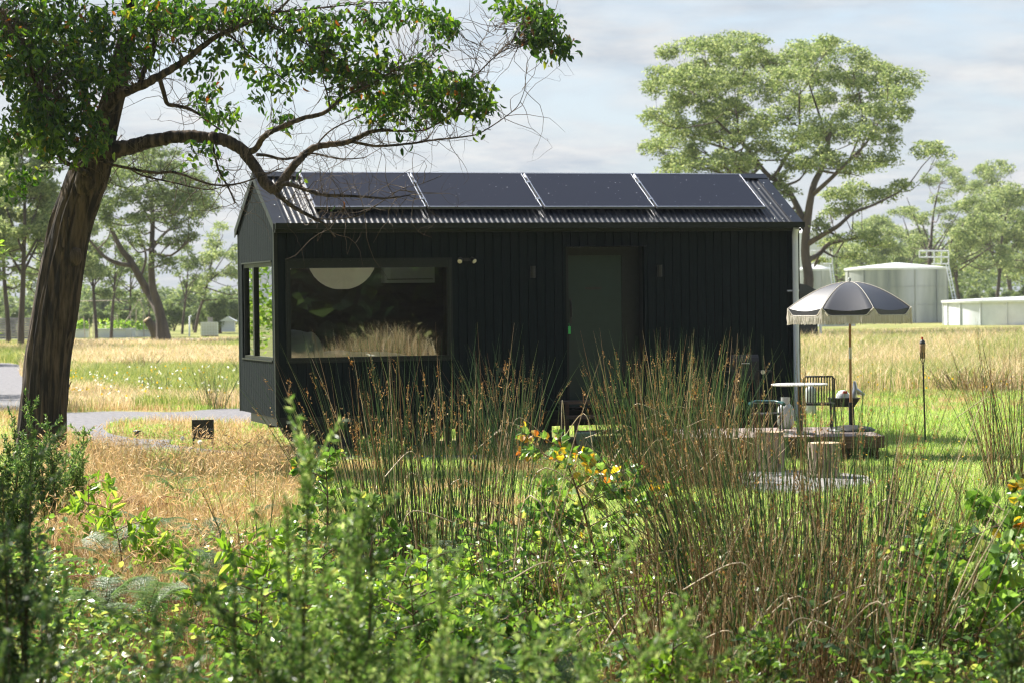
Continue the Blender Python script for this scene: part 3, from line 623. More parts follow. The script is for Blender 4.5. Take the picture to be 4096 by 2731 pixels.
# valance: dark band scooped below each panel, piping and a fringe of threads
mb = MB(); pip = MB(); fr = MB()
for i in range(8):
    a0, a1 = angs[i], angs[(i+1) % 8]; q0 = np.array([math.cos(a0), math.sin(a0)])*RU; q1 = np.array([math.cos(a1), math.sin(a1)])*RU; top = []; bot = []; mid = []
    for j in range(17):
        w_ = j/16; q = q0*(1-w_)+q1*w_; e = min(1, min(w_, 1-w_)/.14); top.append((q[0], q[1], zrim-.035*math.sin(w_*math.pi)-.001)); bot.append((q[0]*1.006, q[1]*1.006, zrim+(zval-zrim)*e-.006)); mid.append((q[0]*1.012, q[1]*1.012, min(zrim-.0, zrim+(zval-zrim)*e+.004)))
    kk = np.arange(16); mb.add(top+bot, np.stack([kk, kk+1, 17+kk+1, 17+kk], 1)[:, ::-1])
    pip.tube(mid, .006, 6)
    nthr = 64
    w_ = (np.arange(nthr)+.5)/nthr; q = (q0[None]*(1-w_[:, None])+q1[None]*w_[:, None])*1.014; e = np.minimum(1, np.minimum(w_, 1-w_)/.10)
    zt = zrim+(zval-zrim)*e; zb = np.full(nthr, zfr)+rng.normal(0, .006, nthr)
    P = np.zeros((nthr, 3, 3)); P[:, 0, :2] = q; P[:, 0, 2] = zt; P[:, 1, :2] = q*(1.004+rng.normal(0, .004, (nthr, 1))); P[:, 1, 2] = (zt+zb)/2; P[:, 2, :2] = q*(1.0+rng.normal(0, .008, (nthr, 1))); P[:, 2, 2] = zb
    thin(fr, P, np.full((nthr, 3), .0042), sides=4)
mb.build('valance', 'canopy', um); pip.build('piping', 'cream', um); fo = fr.build('fringe', 'cream', um)
mb = MB()
for i in range(8):
    q = np.array([math.cos(angs[i]), math.sin(angs[i])]); mb.tube([(q[0]*RU*u, q[1]*RU*u, zrim+(ztop-zrim)*math.cos(u*math.pi/2)**.92+.003) for u in np.linspace(.03, 1, 12)], .0035, 5)
mb.build('seams', 'cream', um)
mb = MB()
for i in range(8):
    q = np.array([math.cos(angs[i]), math.sin(angs[i])]); mb.tube([(q[0]*RU*.62, q[1]*RU*.62, zrim+.13), (0, 0, zrim-.0)], .004, 5)
mb.build('struts', 'alu', um)
mb = MB(); mb.cyl((0, 0), .017, ztop-.01, ztop+.02, 12); mb.tube([(0, 0, ztop+.02), (0, 0, ztop+.035), (0, 0, ztop+.05)], [.017, .022, .012], 12); mb.build('finial', 'plastic', um)
mb = MB(); mb.cyl((0, 0), .0155, .30, ztop-.02, 14); mb.build('pole', 'pole_wood', um)
mb = MB(); mb.cyl((0, 0), .019, zc(1434), zc(1388), 14); mb.build('pole_joint', 'alu', um)
mb = MB(); mb.cyl((0, 0), .026, .05, .345, 14); mb.tube([(.02, 0, .30), (.05, 0, .30)], .01, 8); mb.build('base_tube', 'black_metal', um)
mb = MB(); mb.lathe((0, 0, 0), [(.295, 0.001), (.29, .02), (.24, .045), (.12, .066), (.03, .075), (0, .075)], 36); mb.build('base', 'black_metal', um)
# table
tb = ondeck(3200, 1735); k = ((tb-CAM)@FW)/FPX; zt = pxm(3200, 1533, (tb-CAM)@FW)[2]-DZ
tbl = local('round_table', tb, 'small round cafe table with a pale top on a black column on the deck', 'table', rz=CA)
mb = MB(); mb.lathe((0, 0, 0), [(0, zt), (.325, zt), (.335, zt-.005), (.335, zt-.016), (.32, zt-.022), (0, zt-.022)], 48, smooth=False); mb.build('tabletop', 'stone_top', tbl)
mb = MB(); mb.cyl((0, 0), .024, .012, zt-.023, 16); mb.build('column', 'black_metal', tbl)
mb = MB(); mb.lathe((0, 0, 0), [(.19, .001), (.19, .008), (.17, .013), (0, .013)], 36); mb.build('foot', 'black_metal', tbl)
# slatted chair
def chair(loc, rz, label):
    c = local('garden_chair', loc, label, 'chair', rz=rz, group='black garden chairs on the deck')
    mb = MB(); sw = .185; sz = .345
    for i in range(11):
        y = -.17+i*.034; mb.tube([(-sw, y, sz+.012), (-sw*.5, y, sz-.004), (sw*.5, y, sz-.004), (sw, y, sz+.012)], .007, 6)
    mb.build('seat', 'black_metal', c)
    mb = MB()
    for i in range(11):
        x = -.165+i*.033; mb.tube([(x, .185, sz+.01), (x, .20, sz+.10), (x, .225, sz+.30), (x, .245, sz+.318), (x, .255, sz+.30)], .0075, 6)
    mb.tube([(-sw, .18, sz), (-sw, .205, sz+.16), (-sw, .225, sz+.29), (-sw+.03, .228, sz+.318), (sw-.03, .228, sz+.318), (sw, .225, sz+.29), (sw, .205, sz+.16), (sw, .18, sz)], .011, 8)
    mb.build('backrest', 'black_metal', c)
    mb = MB(); mb.tube([(-sw, -.19, sz), (sw, -.19, sz), (sw, .19, sz), (-sw, .19, sz), (-sw, -.19, sz)], .011, 8); mb.build('seat_frame', 'black_metal', c)
    for sx, sy in ((-1, -1), (1, -1), (-1, 1), (1, 1)):
        mb = MB(); mb.tube([(sx*sw, sy*.19, sz), (sx*(sw+.02), sy*.215, .0)], [.012, .009], 8); mb.build('leg', 'black_metal', c)
    return c
p = ondeck(3268, 1730); chair(p, CA+math.radians(-14), 'black slatted metal chair standing behind the round table')
p = ondeck(3068, 1724); ch2 = local('tub_chair', p, 'dark curved back armchair left of the gas bottle on the deck', 'chair', rz=CA, group='black garden chairs on the deck')
mb = MB(); mb.tube([(-.19, -.16, .33), (-.2, .05, .335), (-.12, .2, .35), (.12, .2, .35), (.2, .05, .335), (.19, -.16, .33)], .022, 10); mb.build('backrest', 'teal_enamel', ch2)
mb = MB(); mb.lathe((0, 0, 0), [(0, .22), (.17, .225), (.18, .215), (.17, .20), (0, .20)], 28); mb.build('seat', 'black_metal', ch2)
for sx, sy in ((-1, -1), (1, -1), (-1, 1), (1, 1)):
    mb = MB(); mb.tube([(sx*.17, sy*.13, .33), (sx*.18, sy*.15, 0)], .010, 8); mb.build('leg', 'black_metal', ch2)
# gas bottle
p = ondeck(3143, 1712); gb = local('gas_bottle', p, 'pale grey gas bottle with a collar handle on the deck beside the downpipe', 'gas bottle')
mb = MB(); mb.lathe((0, 0, 0), [(.07, 0), (.085, .015), (.085, .03), (.10, .05), (.103, .16), (.10, .24), (.08, .285), (.04, .31), (0, .315)], 32); mb.build('cylinder', 'gas_bottle', gb)
mb = MB()
ang = np.linspace(.5, 5.8, 20); V = [(.055*math.cos(a), .055*math.sin(a), z) for z in (.30, .385) for a in ang]; k_ = np.arange(19); mb.add(V, np.stack([k_, k_+1, 20+k_+1, 20+k_], 1)); mb.add([(v[0]*.95, v[1]*.95, v[2]) for v in V], np.stack([20+k_, 20+k_+1, k_+1, k_], 1)); mb.build('collar', 'gas_bottle', gb)
mb = MB(); mb.cyl((0, 0), .014, .31, .36, 10); mb.box((-.03, -.012, .345), (.03, .012, .365)); mb.build('valve', 'alu', gb)
p = gnd(3243/S, 1665/S); dr = local('plastic_drum', p, 'pale plastic drum standing on the grass behind the slatted chair', 'drum')
mb = MB(); mb.lathe((0, 0, 0), [(0, .005), (.06, .005), (.085, .05), (.09, .12), (.088, .40), (.07, .46), (.03, .49), (0, .49)], 28); mb.build('body', 'gas_bottle', dr)
mb = MB(); mb.cyl((0, 0), .03, .49, .52, 14); mb.build('cap', 'plastic', dr)
# kettle barbecue cart by the wall
p = pxm(2980, 1700, 31.5); bq = local('barbecue', (p[0], p[1], 0), 'black hooded gas barbecue with a cream knob against the cabin wall', 'barbecue', rz=CA)
k = 31.5/FPX; zz = lambda Y: pxm(2980, Y, 31.5)[2]
mb = MB(); hx = 54*k; zb_, zt_ = zz(1478), zz(1417)
prof = []
for i in range(9):
    t = math.pi*i/8; prof.append((-.16*math.cos(t), zb_+(zt_-zb_)*math.sin(t)**.6))
V = []
for s in (-1, 1): V += [(s*hx, y, z) for y, z in prof]
kk = np.arange(8); mb.add(V, np.stack([kk, kk+1, 9+kk+1, 9+kk], 1))
for s, o in ((0, 0), (1, 9)):
    c = len(prof)
    for i in range(1, 8): mb.add([V[o], V[o+i], V[o+i+1]], [(0, 1, 2)])
mb.build('hood', 'rubber', bq)
mb = MB(); mb.tube([(-.05, -.17, zb_+.085), (-.05, -.19, zb_+.09), (.05, -.19, zb_+.09), (.05, -.17, zb_+.085)], .007, 8); mb.build('hood_handle', 'alu', bq)
mb = MB(); mb.box((-hx*1.05, -.17, zb_-.12), (hx*1.05, .17, zb_-.004)); mb.build('firebox', 'rubber', bq)
mb = MB(); mb.box((hx*1.06, -.15, zb_-.03), (hx*1.06+.16, .15, zb_-.012)); mb.box((-hx*1.06-.16, -.15, zb_-.03), (-hx*1.06, .15, zb_-.012)); mb.build('side_shelf', 'rubber', bq)
mb = MB(); mb.tube([(68*k, -.17, zz(1486)), (68*k, -.195, zz(1486))], .027, 18); mb.build('knob', 'bulb', bq)
for sx in (-1, 1):
    for sy in (-1, 1): mb = MB(); mb.tube([(sx*hx*.95, sy*.15, zb_-.12), (sx*hx, sy*.17, 0)], .012, 8); mb.build('leg', 'black_metal', bq)
# portable grill tray at the right of the chair
p = ondeck(3380, 1716); pg = local('portable_grill', p, 'dark portable grill tray with a clear lid and a red clip behind the umbrella pole', 'grill', rz=CA)
k = ((p-CAM)@FW)/FPX; zz = lambda Y: pxm(3380, Y, (p-CAM)@FW)[2]-DZ
mb = MB(); z0, z1 = zz(1624), zz(1589); V = [(-.17, -.12, z0), (.10, -.12, z0), (.10, .12, z0), (-.17, .12, z0), (-.19, -.14, z1), (.17, -.14, z1), (.17, .14, z1), (-.19, .14, z1)]
mb.add(V, [(0,3,2,1),(4,5,6,7),(0,1,5,4),(1,2,6,5),(2,3,7,6),(3,0,4,7)]); mb.build('tray', 'black_metal', pg)
mb = MB(); mb.lathe((-.02, 0, z1+.002), [(.085, 0), (.08, .04), (.055, .075), (.02, .09), (0, .092)], 24); mb.build('lid', 'galv_roof', pg)
mb = MB(); mb.box((-.03, -.09, z1+.055), (.02, -.06, z1+.085)); mb.build('clip', 'red_paint', pg)
mb = MB(); mb.tube([(.10, 0, z1+.004), (.13, 0, z1+.10), (.12, 0, z1+.20)], [.05, .035, .015], 14); mb.tube([(.13, 0, z1+.09), (.24, 0, z1+.03)], [.04, .015], 10); mb.build('spout', 'alu', pg)
for sx in (-.15, .09):
    for sy in (-.1, .1): mb = MB(); mb.tube([(sx, sy, z0), (sx*1.1, sy*1.2, 0)], .008, 6); mb.build('leg', 'black_metal', pg)
# garden torch
p = gnd(3701/S, 1775/S); k = ((p-CAM)@FW)/FPX; tz = lambda Y: (1775-Y)*k
to = local('garden_torch', p, 'tall black garden torch with a wicker canister on the lawn', 'torch')
mb = MB(); mb.tube([(0, 0, 0), (-.02, 0, tz(1458))], .0115, 10); mb.build('stake', 'black_metal', to)
mb = MB()
for a in np.linspace(0, 2*math.pi, 7)[:-1]: mb.tube([(-.02, 0, tz(1458)), (-.025+.03*math.cos(a), .03*math.sin(a), tz(1436)), (-.028+.038*math.cos(a), .038*math.sin(a), tz(1408))], .004, 5)
mb.build('cage', 'black_metal', to)
mb = MB(); c = (-.028, 0)
mb.lathe((c[0], 0, 0), [(.024, tz(1432)), (.037, tz(1405)), (.040, tz(1380)), (.036, tz(1374)), (0, tz(1374))], 20); mb.build('canister', 'wicker', to)
mb = MB(); mb.lathe((c[0], 0, 0), [(.040, tz(1374)), (.030, tz(1364)), (.014, tz(1358)), (0, tz(1358))], 20); mb.build('cap', 'black_metal', to)
mb = MB(); mb.cyl((c[0], 0), .013, tz(1358), tz(1348), 12); mb.build('wick', 'red_paint', to)
# stumps
def stump(X0, X1, Yt, Yb, label, seed):
    xc = (X0+X1)/2; p = gnd(xc/S, (Yb-12)/S); k = ((p-CAM)@FW)/FPX; r = (X1-X0)/2*k; h = (Yb-Yt)*k
    s = local('log_stool', p, label, 'log stool', rz=random.random()*6)
    g = np.random.default_rng(seed); mb = MB(); n = 56; ang = np.arange(n)*2*math.pi/n; lv = np.linspace(0, 1, 14); V = []
    ph = g.random(6)*6
    for t in lv:
        rr = r*(1+.05*np.sin(ang*2+ph[0])+.03*np.sin(3*ang+ph[1])+.018*np.sin(17*ang+ph[2]+t*2)+.012*np.sin(29*ang+ph[3]-t*3)+.02*math.sin(t*5+ph[4]))*(1.06 if t < .1 else 1.0)
        V.append(np.stack([rr*np.cos(ang)+.02*t, rr*np.sin(ang), np.full(n, t*h)], 1))
    k1 = np.arange(n); k2 = (k1+1) % n; mb.add(np.vstack(V), np.vstack([np.stack([i*n+k1, i*n+k2, (i+1)*n+k2, (i+1)*n+k1], 1) for i in range(13)])); mb.build('bark', 'log_bark', s)
    mb = MB(); ring = V[-1]; c = ring.mean(0)+[0, 0, .004]; mb.add(np.vstack([ring+[0, 0, .0005], c[None]]), np.stack([k1, k2, np.full(n, n)], 1)); mb.build('cut_end', 'log_end', s)
    return s
stump(3027, 3144, 1737, 1894, 'upright sawn log stool nearer the reeds on the gravel pad', 1)
stump(3231, 3362, 1781, 1918, 'shorter pale sawn log stool in front of the deck', 2)
# sign
p = gnd(813/S, 1812/S); k = ((p-CAM)@FW)/FPX; D1 = (p-CAM)@FW
sg = local('yard_sign', p, 'small black sign on two legs with see through reversed lettering on the grass island', 'sign', rz=CA+math.radians(4))
h0, h1, hw = (1812-1755)*k, (1812-1677)*k, 43.5*k
mb = MB(); mb.box((-hw, -.006, h0), (hw, .006, h1)); mb.build('panel', 'sign_black', sg)
for x in (-hw+.008, hw-.03): mb = MB(); mb.box((x, -.011, 0), (x+.022, .011, h0-.001)); mb.build('leg', 'sign_black', sg)
tcu = bpy.data.curves.new('lettering', 'FONT'); tcu.body = 'HALF ACRE'; tcu.size = .047; tcu.align_x = 'CENTER'; tcu.align_y = 'CENTER'; tcu.space_character = 1.06; tcu.extrude = .0008
to_ = bpy.data.objects.new('lettering', tcu); COL.objects.link(to_); to_.parent = sg; to_.location = (0, -.0085, h0+(h1-h0)*.50); to_.rotation_euler = (math.radians(90), 0, 0); to_.scale = (-1.0, 1, 1); tcu.materials.append(MAT['grey_text'])
bpy.context.view_layer.update(); me_ = bpy.data.meshes.new_from_object(to_); lt_o = bpy.data.objects.new('lettering', me_); COL.objects.link(lt_o); lt_o.parent = sg; lt_o.location = to_.location; lt_o.rotation_euler = to_.rotation_euler; lt_o.scale = to_.scale; bpy.data.objects.remove(to_)
# path light
p = gnd(548/S, 1778/S); pl = local('path_light', p, 'low black solar path light beside the gravel drive', 'path light')
mb = MB(); mb.lathe((0, 0, 0), [(0, .20), (.055, .195), (.058, .185), (.03, .175), (.03, .13), (.0, .13)], 20); mb.build('cap', 'black_metal', pl)
mb = MB(); mb.cyl((0, 0), .009, 0, .13, 8); mb.build('stake', 'black_metal', pl)
mb = MB(); mb.lathe((0, 0, 0), [(.035, .196), (.0, .2035)], 16); mb.build('solar_cell', 'galv_roof', pl)
# ================================================================== TREES
def w2m(px, D): return px*S*D/FPX
def crown_leaves(mb, c, rad, n, size, g, droop=.3, sub=6, aspect=.42, tpl=T_DIAMOND, flat=.75, mats=None):
    """leaves in a lumpy clump: several smaller domes spread over one ellipsoid"""
    c = np.asarray(c); rad = np.asarray(rad)
    sd = unit(g.normal(size=(sub, 3))*[1, 1, .8]+[0, 0, .25]); sc = c+sd*rad*g.uniform(.35, .8, (sub, 1)); sr = rad*g.uniform(.38, .62, (sub, 1))
    sc = np.vstack([sc, c[None]]); sr = np.vstack([sr, (rad*.7)[None]])
    k = g.integers(0, len(sc), n); d = unit(g.normal(size=(n, 3))+[0, 0, .45]); rr = g.uniform(.45, 1.05, (n, 1))**.6
    p = sc[k]+d*sr[k]*rr*np.array([1, 1, flat])
    ax = unit(g.normal(size=(n, 3))*[1, 1, .6]+[0, 0, -droop]); nm = unit(d+g.normal(size=(n, 3))*.8)
    leaves(mb, p, ax, nm, size*g.uniform(.65, 1.3, n), size*aspect*g.uniform(.8, 1.2, n), tpl, 0, g.random(n))
def ptree(name, D, limbs, clumps, label, leaf=.15, dens=1.0, mat='far_leaf', seed=0, depth=1.0, group=None, category='tree', droop=.35, base=None):
    g = np.random.default_rng(seed); x0, y0 = limbs[0][0][:2]
    b = at(x0, y0, D); base = np.array([b[0], b[1], 0.0])
    tree = empty(name, base, label, category, 0, group); tr = MB(); sk = []
    for li, lb in enumerate(limbs):
        P = np.array([list(at(q[0], q[1], D+(q[3] if len(q) > 3 else 0)))+[w2m(q[2], D)/2*.78] for q in lb])
        if li == 0: P = np.vstack([[base[0], base[1], -.1, P[0, 3]*1.1], P]) if P[0, 2] > .3 else P; P[0, 2] = -.1
        n = max(8, len(P)*5); Q = smooth_line(P, n); Q[:, :3] += np.cumsum(g.normal(0, .012, (n, 3))*Q[:, 3:4], 0); Q[:, 3] = np.maximum(Q[:, 3], .01)
        tr.tube(Q[:, :3], Q[:, 3], 9 if li < 2 else 7); sk.append(Q)
    SK = np.vstack(sk); cr = MB()
    for cx, cy, rx, ry, *o in clumps:
        rx *= 1.14; ry *= 1.3
        dz = o[0] if o else g.uniform(-1, 1)*depth
        c = at(cx, cy, D+dz); R = np.array([w2m(rx, D), w2m(rx, D)*1.0, w2m(ry, D)])
        # thin branch from the skeleton
        cand = SK[(SK[:, 2] < c[2]+.3)]; cand = cand if len(cand) else SK
        dd = np.linalg.norm(cand[:, :3]-c, axis=1)*(1+.3*g.random(len(cand))); s = cand[np.argmin(dd)]
        mid = (s[:3]+c)/2+np.array([0, 0, -.12*np.linalg.norm(s[:3]-c)])+g.normal(0, .06, 3)*np.linalg.norm(s[:3]-c)
        r0 = min(s[3]*.6, .02+.016*np.linalg.norm(s[:3]-c)+R[0]*.03); Q = smooth_line([list(s[:3])+[r0], list(mid)+[r0*.7], list(c)+[r0*.35]], 8); tr.tube(Q[:, :3], Q[:, 3], 5, cap=False)
        for _ in range(5):
            e = c+unit(g.normal(size=3)+[0, 0, .3])*R*.8; m2 = (c+e)/2+[0, 0, -.05*R[0]]; q0 = Q[5, :3]; Z = smooth_line([list(q0)+[r0*.35], list(m2)+[r0*.22], list(e)+[.006]], 6); tr.tube(Z[:, :3], Z[:, 3], 4, cap=False)
        n = int(dens*34*(R[0]*R[2])/(leaf*leaf)); crown_leaves(cr, c, R, n, leaf, g, droop, flat=1.0)
    shift(tr, base).build('trunk', 'far_bark', tree); shift(cr, base).build('crown', mat, tree); return tree
def auto_clumps(cx, cy, rx, ry, n, r0, g, top=.0):
    o = []
    for i in range(n):
        for _ in range(30):
            u, v = g.uniform(-1, 1), g.uniform(-1, 1)
            if .25 < u*u+v*v < 1 or i % 4 == 0 and u*u+v*v < 1:
                if all(abs(u*rx+cx-a)/1.2+abs(v*ry+cy-b)*1.3 > r0*.85 for a, b, *_ in o): break
        o.append((cx+u*rx, cy+v*ry, r0*g.uniform(.75, 1.25), r0*g.uniform(.38, .6)))
    return o
# ---- the tall eucalypt behind the cabin
big = [[(1846,770,34),(1850,700,32),(1858,640,30),(1850,580,27),(1856,500,24),(1868,430,20),(1890,380,16),(1902,330,12),(1910,270,8)],
 [(1856,560,18,0),(1890,540,15,-1),(1925,520,12,-2),(1960,490,9,-2),(2010,470,7,-2),(2070,440,4,-2)],
 [(1850,600,18,0),(1880,585,15,1),(1905,560,12,1),(1945,552,9,1),(1990,545,6,1)],
 [(1852,520,20),(1810,440,17,1),(1760,400,14,1),(1730,360,12,1),(1700,320,9,1),(1690,260,6,1)],
 [(1775,415,13,1),(1800,370,11,0),(1825,330,9,-1),(1838,280,7,-1),(1835,220,5,-1)],
 [(1865,450,15),(1910,410,12,-1),(1950,370,10,-2),(1990,330,7,-2),(2020,280,5,-2)],
 [(1740,380,11,2),(1690,350,9,3),(1630,330,7,3),(1570,310,5,3),(1530,290,3,3)],
 [(1700,330,8,1),(1640,270,6,0),(1600,220,5,0),(1560,200,3,0)],
 [(1902,330,9,0),(1880,260,7,1),(1860,200,5,1),(1850,150,4,1)],
 [(1950,370,7,1),(1980,290,5,2),(1975,220,4,2),(1960,170,3,2)],
 [(2010,470,5,-1),(2080,430,4,0),(2120,380,3,0),(2150,350,2,0)]]
bigc = [(1560,125,60,22),(1620,105,62,22),(1690,100,62,26),(1735,130,45,26),(1505,205,42,26),(1530,175,45,24),(1590,185,62,30),(1640,200,60,26),
 (1700,180,62,26),(1760,150,60,24),(1820,130,55,24),(1880,120,50,20),(1940,130,55,24),(1990,150,45,24),(2040,165,42,22),(2080,190,36,26),
 (1600,245,50,26),(1670,250,60,30),(1750,215,60,28),(1820,190,60,26),(1890,180,60,26),(1960,190,58,26),(2020,200,50,24),(2060,225,45,22),
 (1500,265,30,20),(1545,290,50,30),(1530,335,52,24),(1500,345,30,22),(1590,310,50,30),(1650,310,55,30),(1570,370,50,28),(1620,385,55,22),(1680,370,50,28),
 (1730,300,50,26),(1800,260,55,26),(1850,240,52,26),(1905,230,46,24),(1960,250,48,24),(2010,265,46,22),(2055,260,36,18),(1745,345,45,24),(1830,310,44,22),(1880,290,46,22),
 (1930,310,50,26),(1985,315,42,20),(2030,330,36,18),(1700,420,30,16),(1800,350,40,20),(1850,380,36,20),(1900,370,42,22),(1955,395,40,20),(2000,380,40,18),(2040,370,36,18),
 (1930,450,48,22),(1980,440,42,20),(2030,450,44,20),(2070,430,34,16),(2120,350,32,12),(2165,350,32,16),(2140,335,34,12),(1905,490,34,18),(1960,480,34,16),(1880,520,26,18),(1660,440,50,20),(1600,425,40,18),(1740,450,46,18),(1795,440,40,18),(1720,490,36,14),(1970,545,56,14),(1905,560,32,14),(2020,560,36,12),(1880,600,26,12),(1950,590,36,10),(1640,480,34,12),(1540,400,36,16),(1820,500,34,16),(1560,240,36,20),(1650,150,50,22),(1850,160,50,20)]
_g = np.random.default_rng(515); bigc += auto_clumps(1790, 255, 285, 165, 60, 30, _g)
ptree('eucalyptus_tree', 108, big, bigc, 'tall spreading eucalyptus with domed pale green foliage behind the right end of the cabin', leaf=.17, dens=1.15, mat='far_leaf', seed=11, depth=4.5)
# ---- trees on the right, beyond the tanks
def simple_tree(name, D, bx, ytop, cx, rx, label, seed, lean=0, leaf=.19, mat='far_leaf', ncl=16, ybase=None, group=None, fork=None, dens=1.0, r0=None, low=.34):
    ncl = int(ncl*1.55)
    g = np.random.default_rng(seed); yb = ybase or topx(np.array([gnd(bx, 770+0*bx)]))[1][0]
    h = yb-ytop; fy = fork if fork else yb-h*.36; fx = bx+lean*.35; w = h*.036
    limbs = [[(bx, yb, w*1.15), (bx+lean*.15, yb-(yb-fy)*.5, w), (fx, fy, w*.85), (bx+lean*.6, (fy+ytop)/2, w*.5), (cx, ytop+h*.12, w*.2)]]
    for k in range(5):
        sgn = -1 if k % 2 else 1; u = g.uniform(.35, .95); ex = cx+sgn*rx*u; ey = ytop+h*g.uniform(.16, .42); st = g.uniform(.0, .35)
        sx, sy = fx+(cx-fx)*st, fy+(ytop-fy)*st*.8; limbs.append([(sx, sy, w*.5, 0), ((sx*1.2+ex*.8)/2, (sy+ey)/2+h*.03, w*.34, g.uniform(-1, 1)), (ex, ey, w*.12, g.uniform(-2, 2))])
    r0 = r0 or rx*.34; cl = []
    for i in range(ncl):
        u = g.uniform(-1, 1); top = 1-abs(u)**2.2*.75; v = g.random()**1.3; y = yb-h*(low+(1-low)*top*(1-.66*v)); cl.append((cx+u*rx, max(y, ytop+r0*.3), r0*g.uniform(.7, 1.25), r0*g.uniform(.4, .62)))
    return ptree(name, D, limbs, cl, label, leaf=leaf, dens=dens, mat=mat, seed=seed, depth=rx*.012*D/60, group=group)
RG = 'eucalypts beyond the water tanks'
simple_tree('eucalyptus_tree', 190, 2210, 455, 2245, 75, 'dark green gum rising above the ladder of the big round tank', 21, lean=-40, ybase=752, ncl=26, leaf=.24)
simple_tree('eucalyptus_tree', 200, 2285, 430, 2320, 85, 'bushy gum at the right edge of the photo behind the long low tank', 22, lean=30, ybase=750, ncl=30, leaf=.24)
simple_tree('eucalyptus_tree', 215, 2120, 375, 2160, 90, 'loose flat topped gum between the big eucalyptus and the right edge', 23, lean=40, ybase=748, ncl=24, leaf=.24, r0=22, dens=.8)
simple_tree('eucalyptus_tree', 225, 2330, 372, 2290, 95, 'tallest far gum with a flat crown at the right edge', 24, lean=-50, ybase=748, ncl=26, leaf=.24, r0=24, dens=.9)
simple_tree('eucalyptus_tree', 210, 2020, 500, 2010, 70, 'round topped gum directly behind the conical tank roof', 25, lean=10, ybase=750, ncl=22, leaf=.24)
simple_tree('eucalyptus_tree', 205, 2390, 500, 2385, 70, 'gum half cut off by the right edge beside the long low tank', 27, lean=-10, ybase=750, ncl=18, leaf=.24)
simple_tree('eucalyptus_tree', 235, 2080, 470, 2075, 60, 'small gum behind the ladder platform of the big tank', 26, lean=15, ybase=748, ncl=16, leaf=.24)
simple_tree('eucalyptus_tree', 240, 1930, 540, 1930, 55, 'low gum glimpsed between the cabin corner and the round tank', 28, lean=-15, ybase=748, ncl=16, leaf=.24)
# ---- trees on the left, across the paddock
t1 = [[(378,776,52),(372,740,34),(364,700,27),(352,660,22),(349,610,19),(350,560,16),(352,500,13),(345,440,9),(335,400,5)],
 [(366,720,26,0),(345,680,24,1),(322,640,22,1),(300,600,20,1),(280,575,17,1),(262,540,13,1),(240,490,9,1),(228,430,5,1)],
 [(300,610,14,1),(270,605,13,0),(240,590,11,0),(212,560,7,0),(190,530,4,0)],
 [(351,570,11,0),(375,540,9,1),(400,520,7,2),(440,500,5,2),(480,480,3,2)],
 [(352,520,9,0),(330,480,7,-1),(310,440,5,-1)],[(322,640,9,1),(335,590,7,1),(320,540,6,1),(300,490,4,1)]]
c1 = [(300,400,70,22),(370,380,60,20),(420,410,55,22),(455,440,48,22),(340,440,60,24),(280,450,50,26),(395,460,55,22),(470,480,42,18),(330,500,40,18),(420,520,40,18),(300,350,60,22),(350,345,55,20),(250,410,46,24),(480,455,30,16),(375,500,34,16),(370,610,36,22),(410,560,30,16),(440,545,24,12),(230,480,44,24),(260,520,32,18),(240,370,50,24),(410,475,40,16)]
c1 += auto_clumps(345, 455, 125, 110, 30, 26, np.random.default_rng(516))
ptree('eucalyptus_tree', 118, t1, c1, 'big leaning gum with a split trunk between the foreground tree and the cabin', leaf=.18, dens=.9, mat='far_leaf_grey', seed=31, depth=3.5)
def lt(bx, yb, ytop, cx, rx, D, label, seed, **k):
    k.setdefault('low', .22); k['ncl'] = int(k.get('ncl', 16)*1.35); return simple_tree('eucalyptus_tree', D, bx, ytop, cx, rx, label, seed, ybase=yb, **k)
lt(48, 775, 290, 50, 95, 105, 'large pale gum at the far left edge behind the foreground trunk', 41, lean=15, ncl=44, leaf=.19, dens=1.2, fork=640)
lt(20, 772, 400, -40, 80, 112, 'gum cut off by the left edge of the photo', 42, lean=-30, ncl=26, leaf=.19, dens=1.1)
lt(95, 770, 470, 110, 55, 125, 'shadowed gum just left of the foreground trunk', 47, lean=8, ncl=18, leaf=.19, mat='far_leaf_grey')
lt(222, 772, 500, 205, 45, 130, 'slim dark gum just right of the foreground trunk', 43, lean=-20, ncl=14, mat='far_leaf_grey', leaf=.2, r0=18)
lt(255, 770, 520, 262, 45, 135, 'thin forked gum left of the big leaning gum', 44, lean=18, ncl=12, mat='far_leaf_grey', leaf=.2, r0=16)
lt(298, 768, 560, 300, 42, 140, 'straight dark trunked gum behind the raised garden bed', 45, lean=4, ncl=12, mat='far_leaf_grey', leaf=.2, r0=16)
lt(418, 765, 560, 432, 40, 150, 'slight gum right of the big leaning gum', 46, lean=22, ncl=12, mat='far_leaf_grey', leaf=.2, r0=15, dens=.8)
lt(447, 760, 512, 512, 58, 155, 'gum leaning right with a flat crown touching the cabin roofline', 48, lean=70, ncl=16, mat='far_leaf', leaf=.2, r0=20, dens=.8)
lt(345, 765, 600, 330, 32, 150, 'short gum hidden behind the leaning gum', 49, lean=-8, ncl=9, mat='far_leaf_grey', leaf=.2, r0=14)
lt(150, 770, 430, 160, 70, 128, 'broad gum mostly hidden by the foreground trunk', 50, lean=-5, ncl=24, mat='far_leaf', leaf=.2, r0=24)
lt(-110, 775, 330, -110, 100, 100, 'large gum standing outside the left edge', 51, lean=-5, ncl=24, leaf=.25)
lt(-260, 780, 380, -250, 90, 80, 'second gum standing outside the left edge', 52, lean=5, ncl=22, leaf=.25)
